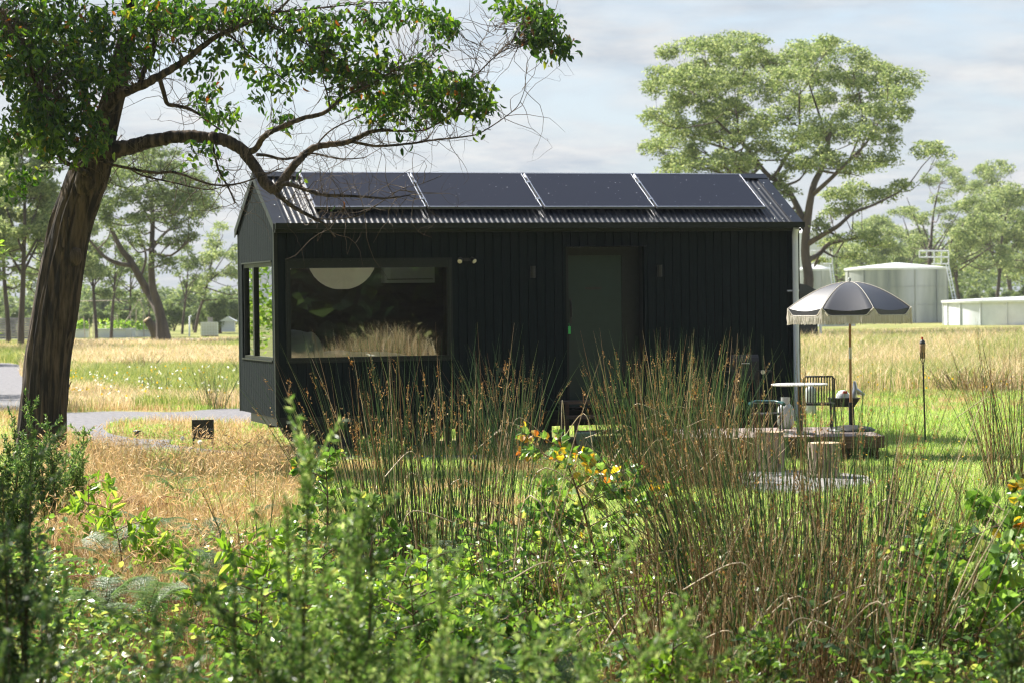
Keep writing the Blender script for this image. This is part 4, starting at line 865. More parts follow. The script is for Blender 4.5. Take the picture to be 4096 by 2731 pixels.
# low shrubs under the far trees
g = np.random.default_rng(5)
def bush(px, py, D, wpx, hpx, label, seed, mat='far_leaf_grey', group=None):
    gg = np.random.default_rng(seed); p = at(px, py, D); base = np.array([p[0], p[1], 0]); b = empty('shrub', base, label, 'shrub', 0, group)
    mb = MB(); W2 = w2m(wpx, D)/2; H = max(w2m(hpx, D), .5)
    for i in range(6):
        c = np.array([gg.uniform(-.6, .6)*W2, gg.uniform(-.4, .4)*W2, H*gg.uniform(.35, .7)]); crown_leaves(mb, c, [W2*.55, W2*.5, H*.36], int(110*W2*H/.25), .17, gg, .1)
    mb.build('foliage', mat, b); m = MB()
    for i in range(5): m.tube([(gg.uniform(-.1, .1), gg.uniform(-.1, .1), 0), (gg.uniform(-.4, .4)*W2, 0, H*.6)], [.04, .015], 5)
    m.build('stems', 'twig', b)
i = 0
for px, wpx, hpx, D in [(-30,70,60,160),(30,60,55,165),(90,70,50,160),(190,60,52,165),(235,66,58,170),(290,70,60,165),(335,60,48,170),(400,70,70,165),(445,60,62,170),(480,60,66,160),(520,70,80,165),(560,60,70,170)]:
    bush(px, 760, D, wpx, hpx, 'low dark scrub bush under the far gums at the edge of the paddock', 100+i, group='scrub bushes along the left edge of the paddock'); i += 1
bush(505, 700, 150, 60, 95, 'rounded dark shrub just left of the cabin under the flat topped gum', 130)
i = 0
for px, wpx, hpx, D in [(1865,50,60,200),(1930,60,60,215),(2190,60,60,215),(2240,70,66,200),(2300,80,70,215),(2360,80,70,205)]:
    bush(px, 757, D, wpx, hpx, 'dark scrub bush between the tanks and the gums on the right', 150+i, group='scrub bushes behind the water tanks'); i += 1
# hazy woodland on the left horizon
mb = MB(); g = np.random.default_rng(77)
for i in range(70):
    px = g.uniform(-60, 620); D = g.uniform(230, 300); H = w2m(g.uniform(40, 95), D); p = at(px, 700, D); c = np.array([p[0], p[1], H*.5])
    crown_leaves(mb, c, [H*.6, H*.5, H*.5], 420, .55, g, .1, flat=1)
for i in range(60):
    px = g.uniform(1820, 2500); D = g.uniform(240, 300); H = w2m(g.uniform(90, 200), D); p = at(px, 700, D); c = np.array([p[0], p[1], H*.5])
    crown_leaves(mb, c, [H*.5, H*.5, H*.5], 420, .55, g, .1, flat=1)
tag(mb.build('woodland', 'far_leaf_grey'), 'hazy far belt of woodland on the horizon', 'woodland', kind='stuff')
# forest behind the photographer: it is what the picture window mirrors
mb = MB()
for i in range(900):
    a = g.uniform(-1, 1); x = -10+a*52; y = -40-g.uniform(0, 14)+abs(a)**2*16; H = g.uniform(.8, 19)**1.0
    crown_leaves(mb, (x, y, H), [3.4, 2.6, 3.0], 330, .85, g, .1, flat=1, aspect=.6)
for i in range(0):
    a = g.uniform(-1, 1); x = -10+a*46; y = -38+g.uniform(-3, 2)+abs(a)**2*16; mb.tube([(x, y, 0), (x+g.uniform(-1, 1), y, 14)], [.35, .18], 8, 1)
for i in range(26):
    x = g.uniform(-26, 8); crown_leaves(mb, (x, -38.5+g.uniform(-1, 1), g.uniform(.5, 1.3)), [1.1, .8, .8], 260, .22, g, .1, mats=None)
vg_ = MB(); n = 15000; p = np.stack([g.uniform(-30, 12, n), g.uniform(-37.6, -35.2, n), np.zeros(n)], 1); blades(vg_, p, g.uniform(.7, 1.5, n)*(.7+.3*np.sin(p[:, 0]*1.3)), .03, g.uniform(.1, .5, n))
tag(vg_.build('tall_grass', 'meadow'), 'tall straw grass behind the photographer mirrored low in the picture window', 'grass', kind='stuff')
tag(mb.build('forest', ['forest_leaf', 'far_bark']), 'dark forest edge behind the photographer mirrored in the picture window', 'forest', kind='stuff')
for i, (x, y, h) in enumerate([(-3.6, 17, 5.0), (-5.6, 22, 6.6), (-8.5, 20, 6.0), (-3.4, 24, 6.5)]):
    b = empty('shrub', (x, y, 0), 'sunlit yellow green shrub seen mirrored in the end window of the cabin', 'shrub', 0, 'shrubs mirrored in the end window'); mb = MB()
    for q in range(12): crown_leaves(mb, (g.uniform(-1, 1), g.uniform(-1, 1), h*g.uniform(.1, .9)), [1.1, 1.0, .9], 300, .14, g, .1)
    mb.build('foliage', 'long_leaf', b); m = MB(); m.tube([(0, 0, 0), (.1, 0, h*.7)], [.06, .03], 6); m.build('stem', 'twig', b)

# unseen gum placed left of the frame so that its high crown dapples the near foreground
fh = unit(np.array([FW[0], FW[1], 0])); rh = np.array([fh[1], -fh[0], 0])
def rel(D, lat, z): return np.array([CAM[0], CAM[1], 0])+fh*D+rh*lat+np.array([0, 0, z])
b0 = rel(12.5, -5.2, 0); tr_ = empty('gum_tree', b0, 'unseen gum placed outside the left edge so that its shade dapples the foreground', 'tree'); m = MB(); cr_ = MB(); g = np.random.default_rng(88)
m.tube(smooth_line([list(b0)+[.22], list(rel(12.3, -5.0, 2.5))+[.18], list(rel(12, -4.8, 5.2))+[.13], list(rel(11.5, -4.5, 8))+[.05]], 20)[:, :3], np.linspace(.22, .05, 20), 12)
for i in range(32):
    c = rel(g.uniform(10.0, 15.8), g.uniform(-8.0, -2.8), g.uniform(4.9, 7.6)); m.tube([rel(12, -4.8, 4.6+g.random()), (rel(12, -4.8, 5.2)+c)/2+[0, 0, .3], c], [.06, .035, .01], 6)
    crown_leaves(cr_, c, [.75, .75, .45], 330, .10, g, .7, flat=1)
shift(m, b0).build('trunk', 'gum_bark', tr_); shift(cr_, b0).build('crown', 'gum_leaf', tr_)

# ---- the foreground gum with its long limb
TD = 29.6
tree = empty('gum_tree', at(88, 1052, TD)*[1, 1, 0], 'large foreground gum with furrowed brown trunk and a long limb reaching over the cabin', 'tree')
TB = np.array(tree.location)
def limb3(L, D0=TD, dd=None):
    return np.array([list(at(q[0], q[1], D0+(q[3] if len(q) > 3 else 0)))+[w2m(q[2], D0)/2] for q in L])
trunkL = [(88,1085,120),(92,1040,112),(98,980,110),(104,900,112),(112,820,116),(124,740,116),(138,660,114),(152,580,112),(168,510,108),(188,450,106),(208,395,104),(226,340,88),(240,295,72),(256,240,62),(272,180,54),(286,110,48),(298,40,42),(306,-60,36),(312,-180,28),(320,-320,14)]
trunkL = [(x_, y_, w_*.9) for x_, y_, w_ in trunkL]; Q = smooth_line(limb3(trunkL), 150); Q[0, 2] = -.05
mb = MB(); n = 120; ang = np.arange(n)*2*math.pi/n; V = []; t = unit(np.gradient(Q[:, :3], axis=0)); a = np.array([1.0, 0, 0])
g = np.random.default_rng(3); ph = g.random(12)*6.3; zz = np.cumsum(np.r_[0, np.linalg.norm(np.diff(Q[:, :3], axis=0), axis=1)])
for i in range(len(Q)):
    a = a-t[i]*(a@t[i]); a /= np.linalg.norm(a); b = np.cross(t[i], a); z = zz[i]
    tw = ang+.06*np.sin(z*1.1)+.05*z
    rd = 1+.05*np.sin(2*tw+ph[0])+.035*np.sin(3*tw+ph[1]+z*.5)
    ridge = sum(am*(1-np.abs(np.sin(kf*tw/2+ph[j]+.5*np.sin(z*sp+ph[j+4])+.25*np.sin(z*4.3+kf)))) for j, (am, kf, sp) in enumerate(((.055, 11, 1.1), (.05, 19, 1.7), (.035, 31, 2.6), (.02, 53, 3.9))))
    lump = np.array([.05*mnoise.noise((math.cos(q)*2.2, math.sin(q)*2.2, z*1.3))+.03*mnoise.noise((math.cos(q)*6, math.sin(q)*6, z*3.5)) for q in ang])
    flare = 1+.28*math.exp(-z*1.6)
    rr = Q[i, 3]*(rd*flare-.10+ridge*1.25+lump)
    V.append(Q[i, :3]+rr[:, None]*(np.cos(ang)[:, None]*a+np.sin(ang)[:, None]*b))
k1 = np.arange(n); k2 = (k1+1) % n; mb.add(np.vstack(V), np.vstack([np.stack([i*n+k1, i*n+k2, (i+1)*n+k2, (i+1)*n+k1], 1) for i in range(len(Q)-1)]), smooth=True)
# loose bark strips and knots
for i in range(34):
    j = g.integers(8, 95); q = g.uniform(math.pi*.9, math.pi*2.15) if i % 3 else g.choice([math.pi*.97, math.pi*2.02]); Vr = V[j][int((q % (2*math.pi))/(2*math.pi)*n) % n]; out = unit(Vr-Q[j, :3]); d0 = t[j]; l = g.uniform(.12, .5)
    e = np.cross(out, d0); w_ = g.uniform(.012, .035); c = Vr-out*.01
    pts = [c+d0*l*s+out*(.01+.075*s*s*g.uniform(.4, 1)) for s in (0, .35, .7, 1)]
    P4 = np.vstack([[p_-e*w_*(1-.6*s), p_+e*w_*(1-.5*s)] for p_, s in zip(pts, (0, .35, .7, 1))]); mb.add(P4, [(0,1,3,2),(2,3,5,4),(4,5,7,6)])
for (kx, ky, rr) in ((172,590,.09),(196,420,.13)):
    c = at(kx, ky, TD-.22); ball = []
    for a1 in np.linspace(0, math.pi, 9):
        for a2 in np.linspace(0, 2*math.pi, 15)[:-1]: ball.append(c+np.array([math.sin(a1)*math.cos(a2), math.sin(a1)*math.sin(a2)*.8, math.cos(a1)*1.3])*rr*(1+.25*mnoise.noise((a1*2, a2, kx))))
    kk = np.arange(14); mb.add(np.array(ball), np.vstack([np.stack([r_*14+kk, r_*14+(kk+1) % 14, (r_+1)*14+(kk+1) % 14, (r_+1)*14+kk], 1) for r_ in range(8)]), smooth=True)
shift(mb, TB).build('trunk', 'gum_bark', tree)
# branches: (x, y, width, depth offset)
BR = [
 [(212,392,62,0),(240,362,52,-.1),(268,345,44,-.15),(310,335,38,-.2),(360,322,35,-.25),(425,314,32,-.3),(475,317,31,-.3),(520,324,33,-.3),(556,346,31,-.3),(580,375,29,-.3),(598,403,28,-.35),(615,428,29,-.4),(632,440,27,-.4)],
 [(632,440,26,-.4),(650,414,23,-.4),(678,377,21,-.4),(700,355,19,-.3),(722,340,18,-.3),(750,333,16,-.2),(790,329,15,-.2),(820,318,13,-.2),(850,304,11,-.1),(883,300,8,0),(930,302,6,0),(975,299,4.5,0),(1012,280,3.5,0),(1048,254,2.5,0)],
 [(561,352,18,-.3),(586,344,17,-.4),(600,322,16,-.5),(620,304,15,-.6),(645,293,14,-.7),(693,273,12,-.8),(740,262,11,-.8),(770,240,8,-.9),(795,220,7,-.9),(846,198,5.5,-1),(900,165,4,-1),(956,128,2.5,-1)],
 [(810,326,8,-.2),(865,336,7,-.1),(938,331,6,0),(985,324,5,.1),(1030,319,4.5,.1),(1070,314,4,.2),(1103,306,3.5,.2),(1158,271,2.8,.2),(1190,243,2.2,.2),(1205,205,1.6,.2),(1209,168,1.2,.2)],
 [(630,442,13,-.4),(650,458,12,-.5),(674,476,11,-.5),(700,490,9,-.6),(722,502,8,-.6),(745,515,6,-.6),(758,530,4.5,-.6),(770,545,3,-.6)],
 [(730,503,4,-.6),(770,504,3.2,-.7),(810,499,3,-.7),(838,488,2.6,-.8),(865,472,2.2,-.8),(920,436,1.8,-.8),(965,424,1.5,-.8),(1015,404,1.0,-.8)],
 [(645,425,12,-.4),(665,424,12,-.5),(722,443,10,-.5),(750,449,9,-.6),(773,450,8,-.6),(828,452,6.5,-.6),(883,456,5,-.6),(920,452,3.5,-.6),(956,446,2.4,-.6)],
 [(590,356,9,-.3),(615,358,8,-.2),(645,366,7.5,-.1),(680,362,6.5,0),(718,353,5.5,.1),(760,362,4.5,.1),(791,366,4,.1),(839,363,2.6,.1)],
 [(232,280,34,-.1),(252,240,30,-.3),(278,218,27,-.4),(322,198,24,-.5),(366,176,22,-.6),(400,156,19,-.7),(421,143,18,-.7),(450,120,16,-.8),(476,99,15,-.8),(520,73,12,-.9),(586,48,9,-1),(632,29,8,-1),(670,-5,6,-1),(720,-50,5,-1)],
 [(366,180,12,-.5),(374,205,12,-.5),(384,238,11,-.4),(408,244,10,-.4),(432,250,9,-.4),(455,262,7,-.3),(476,278,6,-.3),(513,304,3,-.3)],
 [(240,372,9,-.2),(264,381,8,-.3),(296,387,7,-.3),(330,394,7.5,-.4),(362,398,7,-.4),(395,396,7,-.4),(430,405,6,-.4),(469,420,5.5,-.5),(500,426,5,-.5),(531,425,4.5,-.5),(560,419,4,-.5),(586,410,3.5,-.5),(615,399,3,-.5),(650,386,2,-.5)],
 [(300,388,5,-.3),(322,402,5,-.3),(360,412,4.5,-.2),(403,421,4,-.2),(440,430,3.5,-.2),(476,436,3,-.2),(505,432,2,-.2),(531,425,1.5,-.2)],
 [(487,326,7,-.3),(492,352,6,-.4),(501,388,5.5,-.4),(512,410,5,-.4),(524,430,4.6,-.4),(532,448,4,-.4),(540,467,3,-.4)],
 [(200,400,16,-.3),(172,385,13,-.5),(146,370,11,-.6),(130,350,8,-.7)],
 [(215,350,24,-.2),(185,335,20,-.4),(158,322,17,-.6),(130,285,14,-.8),(110,256,13,-.9),(88,200,11,-1.1),(66,146,10,-1.2),(44,84,8,-1.3),(20,50,6,-1.4),(0,20,4,-1.5)],
 [(225,330,30,.1),(205,270,26,.3),(192,200,22,.5),(178,120,18,.6),(165,40,14,.7),(150,-60,9,.8)],
 [(322,195,16,-.4),(330,165,14,-.3),(351,121,13,-.2),(358,55,12,-.1),(361,0,10,0),(366,-60,7,0)],
 [(760,256,4,-.8),(752,215,3.6,-.8),(742,180,3,-.8),(745,120,2.4,-.9),(750,60,2,-.9)],
 [(900,165,3,-1),(960,150,2.6,-1),(1010,112,2,-1)],
 [(1048,254,3,0),(1075,200,3,0),(1106,161,3.4,0),(1146,124,3,0),(1180,108,2.4,0),(1205,99,2,0),(1249,70,1.4,0)],
 [(1062,225,2.6,0),(1082,180,2.4,.1),(1098,120,2,.1),(1110,90,1.6,.2),(1140,60,1.2,.2)],
 [(586,48,5,-1),(640,70,4,-1),(700,100,3,-1),(760,130,2.4,-1)],
 [(520,73,6,-.9),(560,110,4.5,-.8),(610,150,3.5,-.8),(660,190,2.5,-.8)],
 [(632,29,5,-1),(720,20,4,-1),(820,10,3,-1),(900,5,2,-1)],
 [(883,300,5,0),(860,270,4,.2),(900,250,3.4,.3),(960,235,2.6,.3),(1020,225,2,.3)],
 [(722,340,5,-.3),(760,300,4,-.2),(820,270,3.4,0),(880,240,2.6,.1)],
]
g = np.random.default_rng(9); mb = MB(); SKEL = []
for i, b in enumerate(BR):
    P = limb3(b); n_ = max(12, len(P)*7); Q = smooth_line(P, n_); m = Q[:, 3:4]
    Q[:, :3] += g.normal(0, .07, (n_, 3))*m*(np.arange(n_)[:, None] > 1); Q[:, 3] = np.maximum(Q[:, 3]*.88*(1+g.normal(0, .02, n_)), .0035)
    mb.tube(Q[:, :3], Q[:, 3], 12 if i < 3 else 8, smooth=True); SKEL.append(Q)
shift(mb, TB).build('branch', 'gum_bark', tree)
SK = np.vstack(SKEL)
# fine bare twigs springing from the branches
def twigs(n, src, lmin, lmax, g, up=.25, r=.0045, bend=.35):
    s = src[g.integers(0, len(src), n)]; d = unit(g.normal(size=(n, 3))+[.35, -.0, up]); ln = g.uniform(lmin, lmax, n); K = 7; P = np.zeros((n, K, 3)); P[:, 0] = s[:, :3]; cur = d
    for k in range(1, K):
        cur = unit(cur+g.normal(size=(n, 3))*bend); P[:, k] = P[:, k-1]+cur*(ln/K)[:, None]
    R = np.linspace(1, .25, K)[None]*np.full((n, 1), r); return P, R
tw = MB(); low = SK[(SK[:, 3] < w2m(14, TD)/2)]
P, R = twigs(420, low, .35, 1.2, g); thin(tw, P, R, sides=4)
P2 = P[:, 3:, :].reshape(-1, 3); P3, R3 = twigs(700, P2, .15, .6, g, r=.0025); thin(tw, P3, R3, sides=3)
# crown: leaf sprays, laid out as (x, y, rx, ry, depth offset, leaves)
CL_ = [(40,40,80,70,-1,620),(140,50,90,70,.4,620),(40,150,70,80,-1.2,600),(140,160,80,70,-.6,600),(230,70,70,70,-.6,420),(220,170,70,60,-.9,420),(80,255,70,60,-1.1,520),(165,255,70,55,-.8,420),(120,320,56,34,-.9,330),(215,300,40,50,-.8,200),(20,310,36,40,-1.3,160),
 (170,350,40,26,-.7,120),(330,30,70,50,-.9,300),(310,110,50,50,-.5,200),(400,70,70,60,-.9,260),(400,20,60,40,-.4,220),(460,40,60,40,-1,230),(520,30,60,40,-.9,210),(590,30,60,50,-1,230),(540,110,56,34,-.8,170),(460,150,46,28,-.7,110),(590,160,46,30,-.8,130),(650,90,60,50,-1,260),(620,210,44,26,-.7,110),(700,50,60,50,-1,230),(690,150,50,36,-.9,200),
 (470,225,40,34,-.4,130),(500,265,36,34,-.3,120),(540,250,28,22,-.3,60),(740,110,50,46,-.9,220),(760,170,50,40,-.9,210),(780,60,50,50,-.9,160),(800,130,60,40,-.9,260),(820,190,56,36,-.8,260),(860,150,50,34,-.9,240),(880,200,60,40,-.6,330),(930,160,56,30,-.9,300),(940,210,60,40,-.4,360),(990,170,50,30,-.5,280),(1010,210,56,40,0,340),(1060,190,44,30,0,220),(1080,230,50,34,0,250),(1110,215,30,26,0,130),(1110,255,28,20,0,80),
 (900,255,44,26,0,160),(830,245,34,24,0,110),(960,265,44,22,0,130),(1020,262,36,18,0,90),(760,225,30,20,-.5,70),(870,30,50,34,-.9,130),(930,15,50,24,-.9,110),(1010,60,34,28,-.2,130),(1025,95,26,24,-.2,90),(980,20,30,20,-.5,60),(860,80,40,24,-.9,90),
 (1240,60,42,34,0,230),(1268,100,30,38,0,190),(1220,85,30,24,0,90),(1200,20,44,16,0,110),(1150,15,34,14,0,60),(1250,30,40,20,0,130),(650,255,30,22,-.6,55),(655,275,24,14,-.6,30),(430,375,22,18,-.3,22),(520,388,22,14,-.3,14),(470,330,34,18,-.3,60),(495,345,24,16,-.3,36),(45,440,40,22,-1.2,34),(60,400,34,24,-1,60),(15,430,20,24,-1.3,16),(930,325,20,16,0,12),(700,395,24,12,-.4,12),(780,460,16,10,-.6,5),(880,270,24,24,-.2,30),(1090,300,20,14,.1,12)]
lf = MB()
for cx, cy, rx, ry, dz, nl in CL_:
    if 330 < cx < 1130 and cy > 60: nl = int(nl*.62); ry *= 1.12
    nl = int(nl*.9)
    c = at(cx, cy, TD+dz); R = np.array([w2m(rx, TD), max(.45, w2m(rx, TD)*.7), w2m(ry, TD)]); nsp = max(2, nl//9)
    # sprays: little twigs carrying hanging leaves
    o = unit(g.normal(size=(nsp, 3)))*g.random((nsp, 1))**.45*R; sp = c+o; cand = SK; 
    d2 = np.linalg.norm(cand[None, ::3, :3]-c, axis=2)[0]; s = cand[::3][np.argsort(d2)[:12]]; s = s[g.integers(0, len(s), nsp)]
    P = np.zeros((nsp, 6, 3)); 
    for k in range(6):
        u = k/5; P[:, k] = s[:, :3]*(1-u)+sp*u+g.normal(0, .03, (nsp, 3))+np.array([0, 0, 1])*(.10*math.sin(u*math.pi))*np.linalg.norm(sp-s[:, :3], axis=1)[:, None]
    thin(tw, P, np.linspace(1.3, .3, 6)[None]*np.full((nsp, 1), .0042), sides=3)
    k = g.integers(0, nsp, nl); p = sp[k]+g.normal(0, 1, (nl, 3))*[.065, .065, .06]; ax = unit(g.normal(size=(nl, 3))*[1, 1, .55]+[0, 0, -1.15]); nm = rdir(nl, g)
    leaves(lf, p, ax, nm, g.uniform(.075, .125, nl), g.uniform(.034, .055, nl), T_FOLD, 0, g.random(nl))
# denser fill of the left crown above the frame so that it shades the trunk
for cx, cy, rx, ry, dz, nl in [(100,-80,160,90,0,1500),(-80,120,80,160,-1,1500),(-190,40,110,120,-.6,2600),(-150,230,100,90,-.8,1300),(-60,-160,160,80,.2,1800),(60,120,120,100,.8,500)]:
    c = at(cx, cy, TD+dz); R = np.array([w2m(rx, TD), w2m(rx, TD)*.9, w2m(ry, TD)]); p = c+unit(g.normal(size=(nl, 3)))*g.random((nl, 1))**.4*R
    leaves(lf, p, unit(g.normal(size=(nl, 3))*[1, 1, .55]+[0, 0, -.75]), rdir(nl, g), g.uniform(.065, .11, nl), g.uniform(.03, .045, nl), T_FOLD, 0, g.random(nl))
shift(tw, TB).build('twigs', 'twig', tree)['kind'] = 'stuff'; shift(lf, TB).build('crown', 'gum_leaf', tree)

# ================================================================== BACKGROUND STRUCTURES
def panels_tank(name, x0, x1, ytop, ybot, yapex, D, label, mat='galv', roofmat='galv_roof', ribs=10, rings=(.33, .66)):
    xc = (x0+x1)/2; p = at(xc, ybot, D); base = np.array([p[0], p[1], 0]); tk = empty(name, base, label, 'water tank', CA)
    r = w2m((x1-x0)/2, D); zt = at(xc, ytop, D)[2]; za = at(xc, yapex, D)[2]; mb = MB(); n = 96; ang = np.arange(n)*2*math.pi/n; lv = np.linspace(0, zt, 90); V = []
    for i, z in enumerate(lv): rr = r*(1+.0010*(i % 2)); V.append(np.stack([rr*np.cos(ang), rr*np.sin(ang), np.full(n, z)], 1))
    k1 = np.arange(n); k2 = (k1+1) % n; mb.add(np.vstack(V), np.vstack([np.stack([i*n+k1, i*n+k2, (i+1)*n+k2, (i+1)*n+k1], 1) for i in range(len(lv)-1)]), smooth=True); mb.build('wall', mat, tk)
    mb = MB(); mb.lathe((0, 0, 0), [(r*1.0, zt-.14), (r*1.025, zt-.14), (r*1.028, zt), (r*.5, (zt+za)/2+.02), (r*.06, za), (0, za)], 64, smooth=False); mb.build('roof', roofmat, tk)
    mb = MB()
    for i in range(ribs):
        a = 2*math.pi*(i+.4)/ribs; c, s_ = math.cos(a), math.sin(a); mb.tube([(r*1.008*c, r*1.008*s_, 0), (r*1.008*c, r*1.008*s_, zt-.15)], .045, 6)
    for q in rings: mb.tube([(r*1.006*math.cos(a), r*1.006*math.sin(a), zt*q) for a in np.linspace(0, 2*math.pi, 80)], .02, 4, cap=False)
    mb.build('wall_ribs', mat, tk); return tk, r, zt, base
def hatch_platform(tk, r, zt, D, px0, px1, pytop, pybot, lx, ly0, ly1):
    """white guard rail on the roof edge and the ladder leaning on it, in the tank's own frame"""
    inv = np.array((Matrix.Translation(tk.location) @ Matrix.Rotation(CA, 4, 'Z')).inverted())
    def T(x, y, dD=0): v = np.append(at(x, y, D-r-.1+dD), 1); return (inv@v)[:3]
    hgt = (pybot-pytop); mb = MB(); w_ = px1-px0
    for dd in (0, 1.0):
        for y in (pytop, pytop+hgt*.48): mb.tube([T(px0, y, dd), T(px1, y, dd)], .05, 6)
        mb.tube([T(px0+w_*.42, pybot, dd), T(px1, pybot, dd)], .05, 6)
        for i in range(5):
            x = px0+w_*i/4; mb.tube([T(x, pytop, dd), T(x, pybot if i >= 2 else pytop+hgt*.48, dd)], .04, 6)
    mb.build('guard_rail', 'white_paint', tk)
    mb = MB()
    a0, a1 = T(px1-6, ly0), T(lx-5, ly1, -.9); b0, b1 = T(px1, ly0), T(lx+3, ly1, -.9)
    mb.tube([a0, a1], .035, 6); mb.tube([b0, b1], .035, 6)
    for u in np.linspace(.04, .96, 18): mb.tube([a0+(a1-a0)*u, b0+(b1-b0)*u], .02, 5)
    mb.box(*(lambda c: ((c[0]-.18, c[1]-.06, c[2]-1.0), (c[0]+.18, c[1]-.04, c[2]+.9)))((a1*.84+b1*.84+a0*.16+b0*.16)/2)) ; mb.build('ladder', 'galv_roof', tk)
tk, r, zt, base = panels_tank('water_tank', 1944, 2176, 616, 758, 604, 165, 'large round galvanised water tank with a shallow cone roof behind the umbrella', ribs=12)
hatch_platform(tk, r, zt, 165, 2112, 2179, 577, 607, 2206, 608, 752)
tk2, r2_, zt2, _b = panels_tank('water_tank', 1830, 1912, 618, 758, 608, 178, 'narrower galvanised water tank half hidden by the cabin corner', ribs=8)
hatch_platform(tk2, r2_, zt2, 178, 1862, 1912, 577, 607, 1920, 608, 700)
tk3, r3_, zt3, _b = panels_tank('storage_tank', 2172, 2640, 688, 758, 679, 150, 'long low pale round tank at the right edge', mat='tank_white', ribs=22, rings=())
# tall pale silo top behind the narrower tank
p = at(1862, 757, 200); si = empty('silo', (p[0], p[1], 0), 'tall pale corrugated silo rising behind the branches of the eucalyptus', 'silo'); zt = at(1862, 536, 200)[2]; mb = MB()
mb.lathe((0, 0, 0), [(1.6, 0), (1.6, zt), (1.65, zt), (.8, zt+.5), (0, zt+.6)], 40, smooth=False); mb.build('wall', 'tank_white', si)
mb = MB(); mb.tube([(0, -1.65, z) for z in (0, zt)], .05, 6); mb.build('pipe', 'galv_roof', si)
# dark shed right of the cabin
p = at(1848, 757, 95); sh = empty('shed', (p[0], p[1], 0), 'small dark shed with a white corner post glimpsed past the cabin corner', 'shed', CA); z1 = at(1848, 672, 95)[2]; z2 = at(1848, 655, 95)[2]
mb = MB(); mb.box((-1.6, -.8, 0), (.42, .8, z1)); mb.build('wall', 'char_trim', sh)
mb = MB(); mb.add([(-1.7, -.95, z1), (.6, -.95, z1-.05), (.6, .95, z1-.05), (-1.7, .95, z1), (-1.7, -.95, z2+.3), (.0, -.95, z2), (.0, .95, z2), (-1.7, .95, z2+.3)], [(0,3,2,1),(4,5,6,7),(0,1,5,4),(1,2,6,5),(2,3,7,6),(3,0,4,7)]); mb.build('roof', 'char_trim', sh)
mb = MB(); mb.cyl((.52, -.85), .05, 0, z1-.06, 10); mb.build('post', 'white_paint', sh)
# pump box with a dark opening beneath the umbrella fringe
p = at(1922, 757, 150); bx = empty('pump_shed', (p[0], p[1], 0), 'low white pump box with a dark window seen under the umbrella fringe', 'pump shed', CA); hh = at(1922, 735, 150)[2]
mb = MB(); mb.box((-1.2, -.5, 0), (1.1, .5, hh)); mb.build('wall', 'white_paint', bx); mb = MB(); mb.box((-.75, -.56, hh*.35), (.55, -.505, hh*.85)); mb.build('window', 'black_metal', bx); mb = MB(); mb.box((-.05, -.6, hh*.4), (.15, -.565, hh*.8)); mb.build('red_box', 'red_paint', bx)
# left yard
def yard(px, py, D): p = at(px, py, D); return (p[0], p[1], 0)
def zy(py, D): return at(300, py, D)[2]
YD = 138
def raised_bed(xa, xb, yt, yb, D, label):
    k = w2m(1, D); e = empty('garden_bed', yard((xa+xb)/2, yb, D), label, 'garden bed', CA); W = (xb-xa)*k/2; H = (yb-yt)*k
    mb = MB(); xs = np.linspace(-W, W, 120); zq = np.linspace(0, H, 40)
    V = [(x, -.6+.012*math.sin(z*80), z) for z in zq for x in xs]; kk = np.arange(119); mb.add(V, np.vstack([np.stack([i*120+kk, i*120+kk+1, (i+1)*120+kk+1, (i+1)*120+kk], 1) for i in range(39)]), smooth=True)
    mb.box((-W, -.57, 0), (W, .6, H-.03)); mb.build('sides', 'galv_roof', e)
    mb = MB(); mb.box((-W-.05, -.66, H-.02), (W+.05, .66, H+.04)); mb.box((W-.35, -.70, 0), (W, -.62, H-.02)) if xb-xa > 60 else None; mb.build('rim', 'concrete', e)
    mb = MB(); gg = np.random.default_rng(int(xa)); nn = 260; p = np.stack([gg.uniform(-W, W, nn), gg.uniform(-.5, .5, nn), H+gg.uniform(.02, .5, nn)], 1); leaves(mb, p, rdir(nn, gg), rdir(nn, gg), .22, .1); mb.build('vegetables', 'long_leaf', e)
raised_bed(228, 308, 751, 770, YD, 'long corrugated raised garden bed with seedlings in the left yard')
raised_bed(176, 200, 752, 770, YD+1, 'short pale raised garden bed beside the foreground trunk')
raised_bed(312, 350, 756, 770, YD+2, 'low dark edged garden bed left of the leaning gum')
e = empty('trellis', yard(190, 770, YD), 'rough timber A frame trellis in the left yard', 'trellis', CA); k = w2m(1, YD); mb = MB()
mb.tube([(-1.0, 0, 2.1*1), (3.3*1, .2, 2.1)], .028, 5); mb.tube([(1.9, 0, 0), (3.2, 0, 2.1)], .028, 5); mb.tube([(3.9, .1, 0), (3.3, .1, 2.1)], .028, 5); mb.tube([(-.9, 0, 0), (-.9, 0, 2.1)], .028, 5); mb.build('poles', 'stake', e)
g = np.random.default_rng(12)
for i, (px, h) in enumerate([(183,58),(195,48),(206,44),(214,52),(262,46),(273,54),(285,40),(301,60),(314,64),(331,54),(339,36)]):
    z = w2m(h, YD); m = MB(); m.tube([(0, 0, 0), (g.uniform(-.08, .08), 0, z)], .028, 5); tag(m.build('garden_stake', 'stake'), 'tall thin pale garden stake in the left yard', 'stake', 'garden stakes in the left yard').location = yard(px, 770, YD+g.uniform(-1, 3))
e = empty('storage_tote', yard(482, 770, YD), 'white caged water tote on a pallet beside the far dirt road', 'water tote', CA); e.scale = (.55, .55, .62); k = w2m(1, YD)
mb = MB(); mb.box((-.82, -.5, .14), (.82, .5, 1.28)); mb.build('bottle', 'plastic', e); mb = MB()
for x in np.linspace(-.86, .86, 7): mb.box((x-.025, -.54, .12), (x+.025, -.51, 1.32))
for z in np.linspace(.16, 1.3, 5): mb.box((-.88, -.57, z-.02), (.88, -.545, z+.02))
mb.build('cage', 'galv_roof', e); mb = MB(); mb.box((-.85, -.5, 0), (.85, .5, .11)); mb.build('pallet', 'timber_grey', e)
